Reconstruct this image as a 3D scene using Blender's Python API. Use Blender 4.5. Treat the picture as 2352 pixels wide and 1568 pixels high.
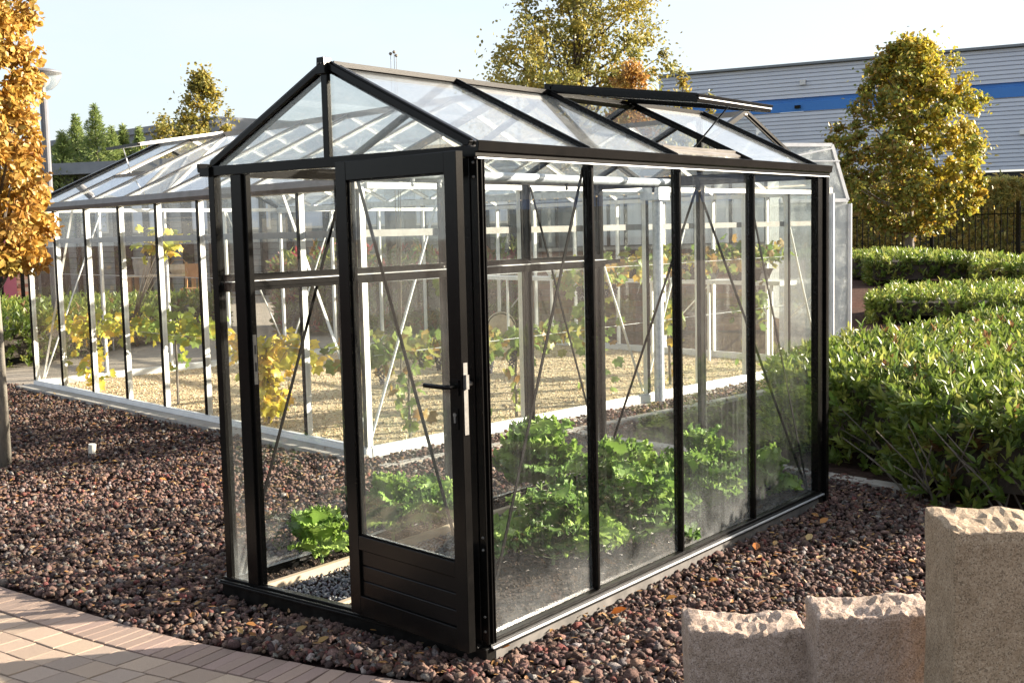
import bpy, math, random
import numpy as np
from mathutils import Vector, Matrix

random.seed(7); RNG = np.random.default_rng(7)
for o in list(bpy.data.objects): bpy.data.objects.remove(o)
scene = bpy.context.scene
COL = scene.collection

# ------------------------------------------------------------------ camera, sky, sun, exposure
CAM = np.array([4.5000, -3.5401, 1.7194])
CR = np.array([0.79028977, 0.61228254, -0.02349834]); CU = np.array([-0.03822217, 0.08753717, 0.9954277]); CF = np.array([-0.61153998, 0.78577817, -0.0925825])
cd = bpy.data.cameras.new("camera"); co = bpy.data.objects.new("camera", cd); COL.objects.link(co)
cd.sensor_width = 36.0; cd.lens = 2718.44 / 2352 * 36; cd.clip_start = 0.05; cd.clip_end = 2000
M = Matrix.Identity(4)
for i in range(3):
    M[i][0] = CR[i]; M[i][1] = CU[i]; M[i][2] = -CF[i]; M[i][3] = CAM[i]
co.matrix_world = M
scene.camera = co
SUN_AZ, SUN_EL = math.radians(50), math.radians(17.0)      # azimuth from +X towards +Y
world = bpy.data.worlds.new("World"); scene.world = world; world.use_nodes = True
wn = world.node_tree; wn.nodes.clear()
sky = wn.nodes.new("ShaderNodeTexSky"); sky.sky_type = 'NISHITA'; sky.sun_disc = False
sky.sun_elevation = SUN_EL; sky.sun_rotation = math.pi / 2 - SUN_AZ
sky.air_density = 1.0; sky.dust_density = 2.6; sky.ozone_density = 2.2; sky.altitude = 20
bg = wn.nodes.new("ShaderNodeBackground"); bg.inputs[1].default_value = 0.085
wo = wn.nodes.new("ShaderNodeOutputWorld")
# a thin veil of high cloud over the whole sky
wtc = wn.nodes.new("ShaderNodeTexCoord"); wmp = wn.nodes.new("ShaderNodeMapping"); wmp.inputs['Scale'].default_value = (1.0, 1.0, 3.5)
wno = wn.nodes.new("ShaderNodeTexNoise"); wno.inputs['Scale'].default_value = 2.2; wno.inputs['Detail'].default_value = 7; wno.inputs['Roughness'].default_value = 0.6
wmr = wn.nodes.new("ShaderNodeMapRange"); wmr.inputs['From Min'].default_value = 0.35; wmr.inputs['From Max'].default_value = 0.7; wmr.inputs['To Min'].default_value = 0.55; wmr.inputs['To Max'].default_value = 0.85
wmx = wn.nodes.new("ShaderNodeMix"); wmx.data_type = 'RGBA'; wmx.inputs[7].default_value = (2.62, 2.71, 2.83, 1)
wn.links.new(wtc.outputs['Generated'], wmp.inputs[0]); wn.links.new(wmp.outputs[0], wno.inputs['Vector']); wn.links.new(wno.outputs[0], wmr.inputs[0])
wn.links.new(wmr.outputs[0], wmx.inputs[0]); wn.links.new(sky.outputs[0], wmx.inputs[6]); wn.links.new(wmx.outputs[2], bg.inputs[0]); wn.links.new(bg.outputs[0], wo.inputs[0])
sl = bpy.data.lights.new("sun", 'SUN'); sl.energy = 5.0; sl.angle = math.radians(0.55); sl.color = (1.0, 0.88, 0.73)
so = bpy.data.objects.new("sun", sl); COL.objects.link(so)
sd = Vector((math.cos(SUN_AZ) * math.cos(SUN_EL), math.sin(SUN_AZ) * math.cos(SUN_EL), math.sin(SUN_EL)))
so.rotation_euler = sd.to_track_quat('Z', 'Y').to_euler(); so.location = (20, 24, 14)
scene.view_settings.view_transform = 'Standard'; scene.view_settings.look = 'None'
scene.view_settings.exposure = 2.15; scene.view_settings.gamma = 1.0; scene.view_settings.use_curve_mapping = False
scene.render.engine = 'CYCLES'
cy = scene.cycles
cy.max_bounces = 10; cy.transparent_max_bounces = 40; cy.diffuse_bounces = 3; cy.glossy_bounces = 4; cy.transmission_bounces = 4
cy.use_denoising = True; cy.caustics_reflective = False; cy.caustics_refractive = False; cy.sample_clamp_indirect = 6

# ------------------------------------------------------------------ materials
def nodes_of(m):
    m.use_nodes = True; nt = m.node_tree; nt.nodes.clear(); return nt, nt.nodes.new, nt.links.new
def setin(n, **k):
    for a, v in k.items():
        n.inputs[a.replace('_', ' ')].default_value = v
def rgb(c): return (c[0], c[1], c[2], 1.0)

def surf(name, c1, c2=None, scale=8.0, rough=0.6, metal=0.0, bump=0.0, bscale=None, detail=6, c3=None, spec=0.5, coords='Object', stretch=None):
    """plain surface with noise-mixed colour and optional relief"""
    m = bpy.data.materials.new(name); nt, N, L = nodes_of(m)
    out = N('ShaderNodeOutputMaterial'); b = N('ShaderNodeBsdfPrincipled'); L(b.outputs[0], out.inputs[0])
    setin(b, Roughness=rough, Metallic=metal); b.inputs['Specular IOR Level'].default_value = spec
    tc = N('ShaderNodeTexCoord'); src = tc.outputs[coords]
    if stretch:
        mp = N('ShaderNodeMapping'); mp.inputs['Scale'].default_value = stretch; L(src, mp.inputs[0]); src = mp.outputs[0]
    n = N('ShaderNodeTexNoise'); setin(n, Scale=scale, Detail=detail, Roughness=0.65); L(src, n.inputs['Vector'])
    r = N('ShaderNodeValToRGB'); e = r.color_ramp.elements
    e[0].position = 0.35; e[1].position = 0.65
    e[0].color = rgb(c1); e[1].color = rgb(c2 or c1)
    if c3: x = e.new(0.5); x.color = rgb(c3)
    L(n.outputs[0], r.inputs[0]); L(r.outputs[0], b.inputs['Base Color'])
    if bump:
        n2 = N('ShaderNodeTexNoise'); setin(n2, Scale=bscale or scale * 4, Detail=8, Roughness=0.7); L(src, n2.inputs['Vector'])
        bp = N('ShaderNodeBump'); setin(bp, Strength=bump, Distance=0.02); L(n2.outputs[0], bp.inputs['Height']); L(bp.outputs[0], b.inputs['Normal'])
    return m

def colmat(name, rough=0.8, bump=0.0, bscale=60, source='ATTR', trans=0.0, gloss=0.0, spec=0.3, fine=0.0):
    """colour from the mesh attribute 'Col' (each stone's or leaf's own colour) or the object's own colour"""
    m = bpy.data.materials.new(name); nt, N, L = nodes_of(m)
    out = N('ShaderNodeOutputMaterial'); b = N('ShaderNodeBsdfPrincipled')
    setin(b, Roughness=rough); b.inputs['Specular IOR Level'].default_value = spec
    if source == 'ATTR':
        a = N('ShaderNodeAttribute'); a.attribute_name = 'Col'; c = a.outputs['Color']
    else:
        a = N('ShaderNodeObjectInfo'); c = a.outputs['Color']
    tc = N('ShaderNodeTexCoord')
    if fine:
        n = N('ShaderNodeTexNoise'); setin(n, Scale=bscale, Detail=4); L(tc.outputs['Object'], n.inputs['Vector'])
        mr = N('ShaderNodeMapRange'); setin(mr, From_Min=0.3, From_Max=0.7, To_Min=1 - fine, To_Max=1 + fine); L(n.outputs[0], mr.inputs[0])
        mx = N('ShaderNodeVectorMath'); mx.operation = 'SCALE'; L(c, mx.inputs[0]); L(mr.outputs[0], mx.inputs['Scale']); c = mx.outputs[0]
    L(c, b.inputs['Base Color'])
    if bump:
        n2 = N('ShaderNodeTexNoise'); setin(n2, Scale=bscale, Detail=6, Roughness=0.75); L(tc.outputs['Object'], n2.inputs['Vector'])
        bp = N('ShaderNodeBump'); setin(bp, Strength=bump, Distance=0.01); L(n2.outputs[0], bp.inputs['Height']); L(bp.outputs[0], b.inputs['Normal'])
    if trans:
        t = N('ShaderNodeBsdfTranslucent'); L(c, t.inputs[0])
        mix = N('ShaderNodeMixShader'); mix.inputs[0].default_value = trans
        L(b.outputs[0], mix.inputs[1]); L(t.outputs[0], mix.inputs[2]); L(mix.outputs[0], out.inputs[0])
    else:
        L(b.outputs[0], out.inputs[0])
    return m

def glass(name, tint=(0.982, 0.992, 0.987), film=0.02, specks=0.0, splash=0.0, z0=0.1, zh=0.5, streak=0.0, roof=False):
    """window glass: clear, Fresnel gloss, a film of dust, specks and rain splash low down"""
    m = bpy.data.materials.new(name); nt, N, L = nodes_of(m)
    out = N('ShaderNodeOutputMaterial')
    tr = N('ShaderNodeBsdfTransparent'); tr.inputs[0].default_value = rgb(tint)
    gl = N('ShaderNodeBsdfGlossy'); setin(gl, Roughness=0.0); gl.inputs[0].default_value = (1, 1, 1, 1)
    lw = N('ShaderNodeLayerWeight')
    p = N('ShaderNodeMath'); p.operation = 'POWER'; L(lw.outputs['Facing'], p.inputs[0]); p.inputs[1].default_value = 5
    ma = N('ShaderNodeMath'); ma.operation = 'MULTIPLY_ADD'; L(p.outputs[0], ma.inputs[0]); ma.inputs[1].default_value = 0.93; ma.inputs[2].default_value = 0.04
    mix = N('ShaderNodeMixShader'); L(ma.outputs[0], mix.inputs[0]); L(tr.outputs[0], mix.inputs[1]); L(gl.outputs[0], mix.inputs[2])
    df = N('ShaderNodeBsdfDiffuse'); df.inputs[0].default_value = (0.60, 0.62, 0.62, 1)
    tl = N('ShaderNodeBsdfTranslucent'); tl.inputs[0].default_value = (0.60, 0.62, 0.62, 1)
    ms = N('ShaderNodeMixShader'); ms.inputs[0].default_value = 0.5; L(df.outputs[0], ms.inputs[1]); L(tl.outputs[0], ms.inputs[2])
    tc = N('ShaderNodeTexCoord'); P = tc.outputs['Object']
    n = N('ShaderNodeTexNoise'); setin(n, Scale=5.0, Detail=8, Roughness=0.7); L(P, n.inputs['Vector'])
    mr = N('ShaderNodeMapRange'); setin(mr, From_Min=0.3, From_Max=0.75, To_Min=film * 0.4, To_Max=film * 1.8); L(n.outputs[0], mr.inputs[0])
    tot = mr.outputs[0]
    def add(a, b_):
        q = N('ShaderNodeMath'); q.operation = 'ADD'; L(a, q.inputs[0]); L(b_, q.inputs[1]); return q.outputs[0]
    def mul(a, b_):
        q = N('ShaderNodeMath'); q.operation = 'MULTIPLY'; L(a, q.inputs[0])
        if isinstance(b_, float): q.inputs[1].default_value = b_
        else: L(b_, q.inputs[1])
        return q.outputs[0]
    if specks:
        v = N('ShaderNodeTexVoronoi'); setin(v, Scale=170.0); L(P, v.inputs['Vector'])
        s1 = N('ShaderNodeMapRange'); setin(s1, From_Min=0.16, From_Max=0.30, To_Min=1.0, To_Max=0.0); L(v.outputs['Distance'], s1.inputs[0])
        n3 = N('ShaderNodeTexNoise'); setin(n3, Scale=3.0, Detail=3); L(P, n3.inputs['Vector'])
        s2 = N('ShaderNodeMapRange'); setin(s2, From_Min=0.42, From_Max=0.65, To_Min=0.0, To_Max=1.0); L(n3.outputs[0], s2.inputs[0])
        tot = add(tot, mul(mul(s1.outputs[0], s2.outputs[0]), specks))
    if streak:
        mp = N('ShaderNodeMapping'); mp.inputs['Scale'].default_value = (60, 60, 2.0); L(P, mp.inputs[0])
        n4 = N('ShaderNodeTexNoise'); setin(n4, Scale=1.0, Detail=3); L(mp.outputs[0], n4.inputs['Vector'])
        s3 = N('ShaderNodeMapRange'); setin(s3, From_Min=0.5, From_Max=0.8, To_Min=0.0, To_Max=streak); L(n4.outputs[0], s3.inputs[0])
        tot = add(tot, s3.outputs[0])
    if splash:
        sx = N('ShaderNodeSeparateXYZ'); L(P, sx.inputs[0])
        s4 = N('ShaderNodeMapRange'); setin(s4, From_Min=z0, From_Max=z0 + zh, To_Min=1.0, To_Max=0.0); L(sx.outputs[2], s4.inputs[0])
        pw = N('ShaderNodeMath'); pw.operation = 'POWER'; L(s4.outputs[0], pw.inputs[0]); pw.inputs[1].default_value = 2.2
        n5 = N('ShaderNodeTexNoise'); setin(n5, Scale=5.0, Detail=5, Roughness=0.55, Distortion=1.2); L(P, n5.inputs['Vector'])
        s5 = N('ShaderNodeMapRange'); setin(s5, From_Min=0.3, From_Max=0.72, To_Min=0.2, To_Max=1.25); L(n5.outputs[0], s5.inputs[0])
        tot = add(tot, mul(mul(pw.outputs[0], s5.outputs[0]), splash))
    cl = N('ShaderNodeClamp'); L(tot, cl.inputs[0]); cl.inputs['Max'].default_value = 0.8
    m2 = N('ShaderNodeMixShader'); L(cl.outputs[0], m2.inputs[0]); L(mix.outputs[0], m2.inputs[1]); L(ms.outputs[0], m2.inputs[2])
    L(m2.outputs[0], out.inputs[0])
    return m

MT = {}
MT['black'] = surf('black_powder_coat', (0.0035, 0.0034, 0.0033), (0.006, 0.0056, 0.0052), 14, 0.22, 0, 0.03, 300, spec=0.16)
MT['black_dusty'] = surf('black_dusty', (0.0045, 0.0044, 0.0042), (0.012, 0.011, 0.010), 22, 0.28, 0, 0.05, 200, spec=0.16)
MT['dark'] = surf('dark_profile', (0.005, 0.0047, 0.0045), (0.009, 0.0085, 0.008), 9, 0.25, spec=0.15)
MT['alu'] = surf('bare_aluminium', (0.50, 0.51, 0.52), (0.62, 0.63, 0.64), 6, 0.42, 0.35)
MT['white'] = surf('white_aluminium', (0.70, 0.70, 0.68), (0.80, 0.80, 0.78), 5, 0.45, 0.05)
MT['steel'] = surf('brushed_steel', (0.13, 0.125, 0.115), (0.19, 0.18, 0.165), 60, 0.55, 0.4)
MT['galv'] = surf('galvanised_steel', (0.36, 0.40, 0.44), (0.58, 0.62, 0.66), 26, 0.42, 0.25, 0.05, 90)
MT['gutter'] = surf('weathered_gutter', (0.16, 0.145, 0.13), (0.22, 0.205, 0.19), 7, 0.5, 0.2)
MT['matte'] = surf('matte_black', (0.004, 0.004, 0.004), (0.007, 0.0065, 0.006), 30, 0.8, spec=0.06)
MT['mulch'] = surf('bark_mulch', (0.028, 0.019, 0.016), (0.075, 0.05, 0.042), 14, 1.0, 0, 0.9, 45, spec=0.02)
MT['plinth'] = surf('stained_plinth', (0.06, 0.055, 0.05), (0.12, 0.11, 0.10), 9, 0.8)
MT['glass'] = glass('clean_glass', film=0.010, specks=0.08)
MT['glass_front'] = glass('front_glass', film=0.006, specks=0.10, splash=0.14, z0=0.1, zh=0.4)
MT['glass_side'] = glass('splashed_glass', film=0.004, specks=0.04, splash=0.125, z0=0.09, zh=0.42, streak=0.02)
MT['glass_dusty'] = glass('dusty_glass', film=0.009, specks=0.30, splash=0.15, z0=0.09, zh=0.5, streak=0.05)
MT['glass_roof'] = glass('roof_glass', film=0.10, specks=0.15)
MT['glass_silver'] = glass('silver_house_glass', film=0.004, specks=0.03)
MT['poly'] = glass('cloudy_panel', film=0.62)
MT['soil'] = surf('dark_soil', (0.018, 0.012, 0.009), (0.05, 0.035, 0.026), 30, 0.95, 0, 1.0, 60)
MT['ground'] = surf('mulched_ground', (0.05, 0.031, 0.025), (0.11, 0.07, 0.054), 9, 1.0, 0, 0.8, 40, spec=0.02)
MT['lavabase'] = surf('lava_bed', (0.018, 0.012, 0.011), (0.05, 0.032, 0.03), 45, 1.0, 0, 0.9, 70, spec=0.02)
MT['lava'] = colmat('lava_rock', 0.92, 1.0, 160, spec=0.15, fine=0.35)
MT['pebble'] = colmat('pebbles', 0.8, 0.3, 120, spec=0.25, fine=0.15)
MT['yellow'] = surf('yellow_gravel', (0.44, 0.33, 0.19), (0.72, 0.58, 0.37), 70, 0.9, 0, 0.9, 90, c3=(0.6, 0.47, 0.29))
MT['concrete'] = surf('concrete', (0.27, 0.25, 0.225), (0.36, 0.335, 0.30), 12, 0.85, 0, 0.2, 90)
MT['court'] = surf('courtyard_paving', (0.24, 0.195, 0.15), (0.33, 0.275, 0.215), 3, 0.85, 0, 0.25, 30)
MT['joint'] = surf('joint_sand', (0.035, 0.03, 0.024), (0.07, 0.06, 0.045), 30, 0.95, 0, 0.5, 90)
MT['paver'] = colmat('paver', 0.86, 0.35, 260, source='OBJ', spec=0.25, fine=0.10)
MT['edging'] = surf('timber_edging', (0.33, 0.26, 0.18), (0.46, 0.37, 0.27), 8, 0.8, 0, 0.3, 40, stretch=(1, 0.1, 1))
MT['lawn'] = surf('leafy_lawn', (0.10, 0.105, 0.04), (0.22, 0.15, 0.07), 2, 1.0, 0, 0.6, 30, spec=0.02)
MT['bark'] = surf('bark', (0.12, 0.10, 0.08), (0.24, 0.215, 0.18), 12, 0.9, 0, 0.6, 50, stretch=(1, 1, 0.25))
MT['bark_dark'] = surf('dark_bark', (0.035, 0.026, 0.02), (0.07, 0.055, 0.042), 14, 0.9, 0, 0.6, 50)
MT['stem'] = surf('green_stem', (0.16, 0.25, 0.07), (0.24, 0.34, 0.12), 20, 0.6)
MT['leaf'] = colmat('foliage', 0.45, trans=0.38, spec=0.35)
MT['leaf_gloss'] = colmat('glossy_foliage', 0.38, trans=0.42, spec=0.45)
MT['leaf_o'] = colmat('single_leaf', 0.45, source='OBJ', trans=0.38, spec=0.35)
MT['leaf_gloss_o'] = colmat('single_glossy_leaf', 0.38, source='OBJ', trans=0.42, spec=0.45)
MT['kale'] = colmat('kale_leaf', 0.48, source='OBJ', trans=0.36, spec=0.35, bump=0.25, bscale=90, fine=0.2)
MT['grape'] = surf('dark_grapes', (0.018, 0.016, 0.03), (0.05, 0.045, 0.075), 40, 0.45)
MT['clad'] = surf('grey_cladding', (0.56, 0.605, 0.69), (0.60, 0.645, 0.73), 0.6, 0.5)
MT['blue'] = surf('blue_cladding', (0.03, 0.17, 0.50), (0.035, 0.19, 0.54), 0.6, 0.45)
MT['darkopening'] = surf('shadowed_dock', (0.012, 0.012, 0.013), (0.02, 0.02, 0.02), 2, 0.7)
MT['wood'] = surf('orange_wood', (0.28, 0.13, 0.045), (0.42, 0.21, 0.08), 10, 0.6, stretch=(1, 1, 0.2))
MT['palewood'] = surf('pale_wood', (0.42, 0.32, 0.20), (0.55, 0.44, 0.30), 9, 0.6)
MT['brick'] = colmat('brick', 0.9, 0.4, 60, source='OBJ', fine=0.15)
MT['mortar'] = surf('mortar', (0.17, 0.15, 0.13), (0.25, 0.22, 0.19), 20, 0.95)
MT['greyboard'] = surf('grey_boards', (0.20, 0.21, 0.20), (0.28, 0.29, 0.28), 3, 0.8)
MT['purple'] = surf('maroon_door', (0.11, 0.025, 0.045), (0.14, 0.035, 0.055), 4, 0.5)
MT['whitepanel'] = surf('white_panel', (0.58, 0.585, 0.60), (0.70, 0.70, 0.71), 2.5, 0.7, stretch=(6, 6, 0.2))
MT['redpaint'] = surf('red_paint', (0.42, 0.05, 0.035), (0.46, 0.06, 0.04), 3, 0.3)
MT['offwhite'] = surf('off_white_plastic', (0.62, 0.58, 0.50), (0.72, 0.69, 0.62), 12, 0.5)
MT['lampglass'] = glass('lamp_bowl', tint=(0.9, 0.92, 0.9), film=0.22)
MT['lamppole'] = surf('grey_lamp_paint', (0.11, 0.11, 0.12), (0.14, 0.14, 0.15), 5, 0.45)
MT['farroof'] = surf('far_grey_roof', (0.16, 0.18, 0.20), (0.20, 0.22, 0.24), 2, 0.7)

def granite(name='granite', tint=(1.0, 1.0, 1.0)):
    m = bpy.data.materials.new(name); nt, N, L = nodes_of(m)
    out = N('ShaderNodeOutputMaterial'); b = N('ShaderNodeBsdfPrincipled'); L(b.outputs[0], out.inputs[0]); setin(b, Roughness=0.82)
    b.inputs['Specular IOR Level'].default_value = 0.3
    tc = N('ShaderNodeTexCoord'); P = tc.outputs['Object']
    v = N('ShaderNodeTexVoronoi'); setin(v, Scale=260.0); L(P, v.inputs['Vector'])
    r1 = N('ShaderNodeValToRGB'); e = r1.color_ramp.elements; r1.color_ramp.interpolation = 'CONSTANT'
    e[0].color = (0.20, 0.15, 0.115, 1); e[1].position = 0.14; e[1].color = (0.37, 0.285, 0.22, 1)
    for p_, c_ in ((0.45, (0.32, 0.24, 0.18)), (0.72, (0.43, 0.345, 0.28)), (0.9, (0.27, 0.205, 0.16))):
        x = e.new(p_); x.color = rgb(c_)
    sp = N('ShaderNodeSeparateColor'); L(v.outputs['Color'], sp.inputs[0]); L(sp.outputs[0], r1.inputs[0])
    n = N('ShaderNodeTexNoise'); setin(n, Scale=11.0, Detail=12, Roughness=0.8); L(P, n.inputs['Vector'])
    r2 = N('ShaderNodeValToRGB'); e = r2.color_ramp.elements; e[0].position = 0.33; e[1].position = 0.62
    e[0].color = rgb([.64 * tint[0], .58 * tint[1], .49 * tint[2]]); e[1].color = rgb([1.20 * tint[0], 1.17 * tint[1], 1.18 * tint[2]]); L(n.outputs[0], r2.inputs[0])
    mx = N('ShaderNodeMix'); mx.data_type = 'RGBA'; mx.blend_type = 'MULTIPLY'; mx.inputs[0].default_value = 0.75
    L(r1.outputs[0], mx.inputs[6]); L(r2.outputs[0], mx.inputs[7]); L(mx.outputs[2], b.inputs['Base Color'])
    n2 = N('ShaderNodeTexNoise'); setin(n2, Scale=70.0, Detail=8, Roughness=0.8); L(P, n2.inputs['Vector'])
    bp = N('ShaderNodeBump'); setin(bp, Strength=0.6, Distance=0.008); L(n2.outputs[0], bp.inputs['Height']); L(bp.outputs[0], b.inputs['Normal'])
    return m
MT['granite'] = granite('granite', (1.0, 1.03, 1.10)); MT['granite_olive'] = granite('granite_olive', (.98, .98, .82))

# ------------------------------------------------------------------ mesh helpers
class MB:
    def __init__(s): s.v = []; s.f = []
    def add(s, vs, fs):
        o = len(s.v); s.v += [tuple(map(float, p)) for p in vs]; s.f += [tuple(i + o for i in f) for f in fs]; return s
    def box(s, x0, x1, y0, y1, z0, z1):
        return s.add([(x0, y0, z0), (x1, y0, z0), (x1, y1, z0), (x0, y1, z0), (x0, y0, z1), (x1, y0, z1), (x1, y1, z1), (x0, y1, z1)],
                     [(0, 3, 2, 1), (4, 5, 6, 7), (0, 1, 5, 4), (1, 2, 6, 5), (2, 3, 7, 6), (3, 0, 4, 7)])
    def hexa(s, p):   # 8 corners: bottom 4 ccw, top 4 ccw
        return s.add(p, [(0, 3, 2, 1), (4, 5, 6, 7), (0, 1, 5, 4), (1, 2, 6, 5), (2, 3, 7, 6), (3, 0, 4, 7)])
    def beam(s, a, b, w, h, up=(0, 0, 1), off=(0, 0)):
        """bar from a to b; w across, h along up; off shifts (across, up)"""
        a, b, up = Vector(a), Vector(b), Vector(up); d = (b - a).normalized(); x = d.cross(up).normalized(); u = x.cross(d).normalized()
        q = []
        for p in (a, b):
            for i, j in ((-1, -1), (1, -1), (1, 1), (-1, 1)):
                q.append(p + x * (i * w / 2 + off[0]) + u * (j * h / 2 + off[1]))
        return s.add(q, [(0, 1, 2, 3), (7, 6, 5, 4), (0, 4, 5, 1), (1, 5, 6, 2), (2, 6, 7, 3), (3, 7, 4, 0)])
    def tube(s, pts, r, n=8, caps=True):
        pts = [Vector(p) for p in pts]; rs = r if isinstance(r, (list, tuple)) else [r] * len(pts)
        vs = []; fs = []; ref = Vector((0.13, 0.31, 0.94))
        for i, p in enumerate(pts):
            d = (pts[min(i + 1, len(pts) - 1)] - pts[max(i - 1, 0)]).normalized()
            x = d.cross(ref if abs(d.dot(ref)) < 0.95 else Vector((1, 0, 0))).normalized(); y = d.cross(x)
            for k in range(n):
                t = 2 * math.pi * k / n; vs.append(p + (x * math.cos(t) + y * math.sin(t)) * rs[i])
        for i in range(len(pts) - 1):
            for k in range(n):
                a, b = i * n + k, i * n + (k + 1) % n; fs.append((a, b, b + n, a + n))
        if caps: fs.append(tuple(range(n))[::-1]); fs.append(tuple(range((len(pts) - 1) * n, len(pts) * n)))
        return s.add(vs, fs)
    def lathe(s, prof, c, n=16, axis=2):
        vs = []; fs = []
        for (r, z) in prof:
            for k in range(n):
                t = 2 * math.pi * k / n; q = [r * math.cos(t), r * math.sin(t), z]
                if axis == 1: q = [q[0], q[2], q[1]]
                if axis == 0: q = [q[2], q[0], q[1]]
                vs.append((c[0] + q[0], c[1] + q[1], c[2] + q[2]))
        for i in range(len(prof) - 1):
            for k in range(n):
                a, b = i * n + k, i * n + (k + 1) % n; fs.append((a, b, b + n, a + n))
        return s.add(vs, fs)
    def build(s, name, mat, parent=None, smooth=False, bevel=0.0, local=False):
        me = bpy.data.meshes.new(name)
        off = Vector((0, 0, 0))
        if parent and not local:
            p = parent
            while p: off += p.location; p = p.parent
        me.from_pydata([(v[0] - off.x, v[1] - off.y, v[2] - off.z) for v in s.v], [], s.f); me.update()
        me.materials.append(MT[mat] if isinstance(mat, str) else mat)
        if smooth:
            me.polygons.foreach_set('use_smooth', [True] * len(me.polygons))
        o = bpy.data.objects.new(name, me); COL.objects.link(o)
        if parent: o.parent = parent
        if bevel:
            b = o.modifiers.new('bevel', 'BEVEL'); b.width = bevel; b.segments = 1; b.limit_method = 'ANGLE'
        return o

def tag(o, label=None, cat=None, group=None, kind=None):
    if label: o['label'] = label
    if cat: o['category'] = cat
    if group: o['group'] = group
    if kind: o['kind'] = kind
    return o
def thing(name, label, cat, loc=(0, 0, 0), group=None, rz=0.0):
    o = bpy.data.objects.new(name, None); COL.objects.link(o); o.location = loc; o.rotation_euler = (0, 0, rz); o.empty_display_size = 0.2
    return tag(o, label, cat, group)
def link_copy(o, parent=None):
    c = o.copy(); COL.objects.link(c); c.parent = parent
    for ch in o.children: link_copy(ch, c)
    return c
def bar(name, a, b, w, h, mat, parent, up=(0, 0, 1), off=(0, 0), bevel=0.0):
    return MB().beam(a, b, w, h, up, off).build(name, mat, parent, bevel=bevel)
def slab(pts, thick, nrm):   # polygon with thickness along nrm
    n = Vector(nrm).normalized() * thick; k = len(pts); m = MB()
    vs = [Vector(p) - n / 2 for p in pts] + [Vector(p) + n / 2 for p in pts]
    return m.add(vs, [tuple(range(k))[::-1], tuple(range(k, 2 * k))] + [(i, (i + 1) % k, (i + 1) % k + k, i + k) for i in range(k)])
def sheet(name, pts, z, mat, kind='structure'):
    m = MB(); m.add([(p[0], p[1], z) for p in pts], [tuple(range(len(pts)))]); o = m.build(name, mat); o['kind'] = kind; return o

def mesh_np(name, V, F, mat, cols=None, smooth=False):
    """V (n,3), F (m,k) uniform polygons, cols (n,3) per vertex"""
    me = bpy.data.meshes.new(name); n, (m, k) = len(V), F.shape
    me.vertices.add(n); me.vertices.foreach_set('co', np.ascontiguousarray(V, np.float32).ravel())
    me.loops.add(m * k); me.loops.foreach_set('vertex_index', np.ascontiguousarray(F, np.int32).ravel())
    me.polygons.add(m); me.polygons.foreach_set('loop_start', np.arange(0, m * k, k, dtype=np.int32)); me.polygons.foreach_set('loop_total', np.full(m, k, np.int32))
    if smooth: me.polygons.foreach_set('use_smooth', np.ones(m, bool))
    me.update(calc_edges=True)
    if cols is not None:
        a = me.attributes.new('Col', 'FLOAT_COLOR', 'POINT'); a.data.foreach_set('color', np.ascontiguousarray(np.c_[cols, np.ones(len(cols))], np.float32).ravel())
    me.materials.append(MT[mat]); return me
def obj_np(name, me, parent=None, kind=None):
    o = bpy.data.objects.new(name, me); COL.objects.link(o); o.parent = parent
    if kind: o['kind'] = kind
    return o
def unit(a): return a / np.maximum(np.linalg.norm(a, axis=-1, keepdims=True), 1e-9)
def in_poly(P, poly):
    x, y = P[:, 0], P[:, 1]; c = np.zeros(len(P), bool); n = len(poly); j = n - 1
    for i in range(n):
        xi, yi = poly[i]; xj, yj = poly[j]
        hit = ((yi > y) != (yj > y)) & (x < (xj - xi) * (y - yi) / (yj - yi + 1e-12) + xi); c ^= hit; j = i
    return c
def edge_dist(P, poly):
    d = np.full(len(P), 1e9); n = len(poly); nr = np.zeros((len(P), 2))
    for i in range(n):
        a = np.array(poly[i], float); b = np.array(poly[(i + 1) % n], float); ab = b - a
        t = np.clip(((P - a) @ ab) / (ab @ ab), 0, 1); q = a + t[:, None] * ab; dd = np.linalg.norm(P - q, axis=1)
        k = dd < d; d[k] = dd[k]; nr[k] = (q - P)[k]
    return d, unit(nr)
def seen(P, margin=60):
    """true where a point lies within the picture (plus a margin): where scattering pays off"""
    d = P - CAM; z = d @ CF; x = 1176 + 2718 * (d @ CR) / np.maximum(z, .01); y = 784 - 2718 * (d @ CU) / np.maximum(z, .01)
    return (z > .1) & (x > -margin) & (x < 2352 + margin) & (y > -margin) & (y < 1568 + margin)

LEAF6 = np.array([(0, 0, 0), (.32, .5, .16), (.74, .36, .10), (1, 0, -.06), (.74, -.36, .10), (.32, -.5, .16)])
def leaf_frames(pos, ax, up, L_, W_):
    ax = unit(ax); s = unit(np.cross(up, ax)); n = np.cross(ax, s)
    return ax * L_[:, None], s * W_[:, None], n * W_[:, None]
def leaves_mesh(name, pos, ax, up, L_, W_, cols, mat):
    a, s, n = leaf_frames(pos, ax, up, L_, W_); k = len(LEAF6)
    V = pos[:, None, :] + LEAF6[None, :, 0:1] * a[:, None, :] + LEAF6[None, :, 1:2] * s[:, None, :] + LEAF6[None, :, 2:3] * n[:, None, :]
    base = np.arange(len(pos))[:, None] * k
    F = np.concatenate([base + np.array([0, 3, 2, 1])[None], base + np.array([0, 5, 4, 3])[None]])
    return mesh_np(name, V.reshape(-1, 3), F, mat, np.repeat(cols, k, axis=0))
_unit_leaf = {}
def unit_leaf(mat):
    if mat not in _unit_leaf:
        _unit_leaf[mat] = mesh_np('leaf', LEAF6, np.array([[0, 3, 2, 1], [0, 5, 4, 3]]), mat)
    return _unit_leaf[mat]
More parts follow.
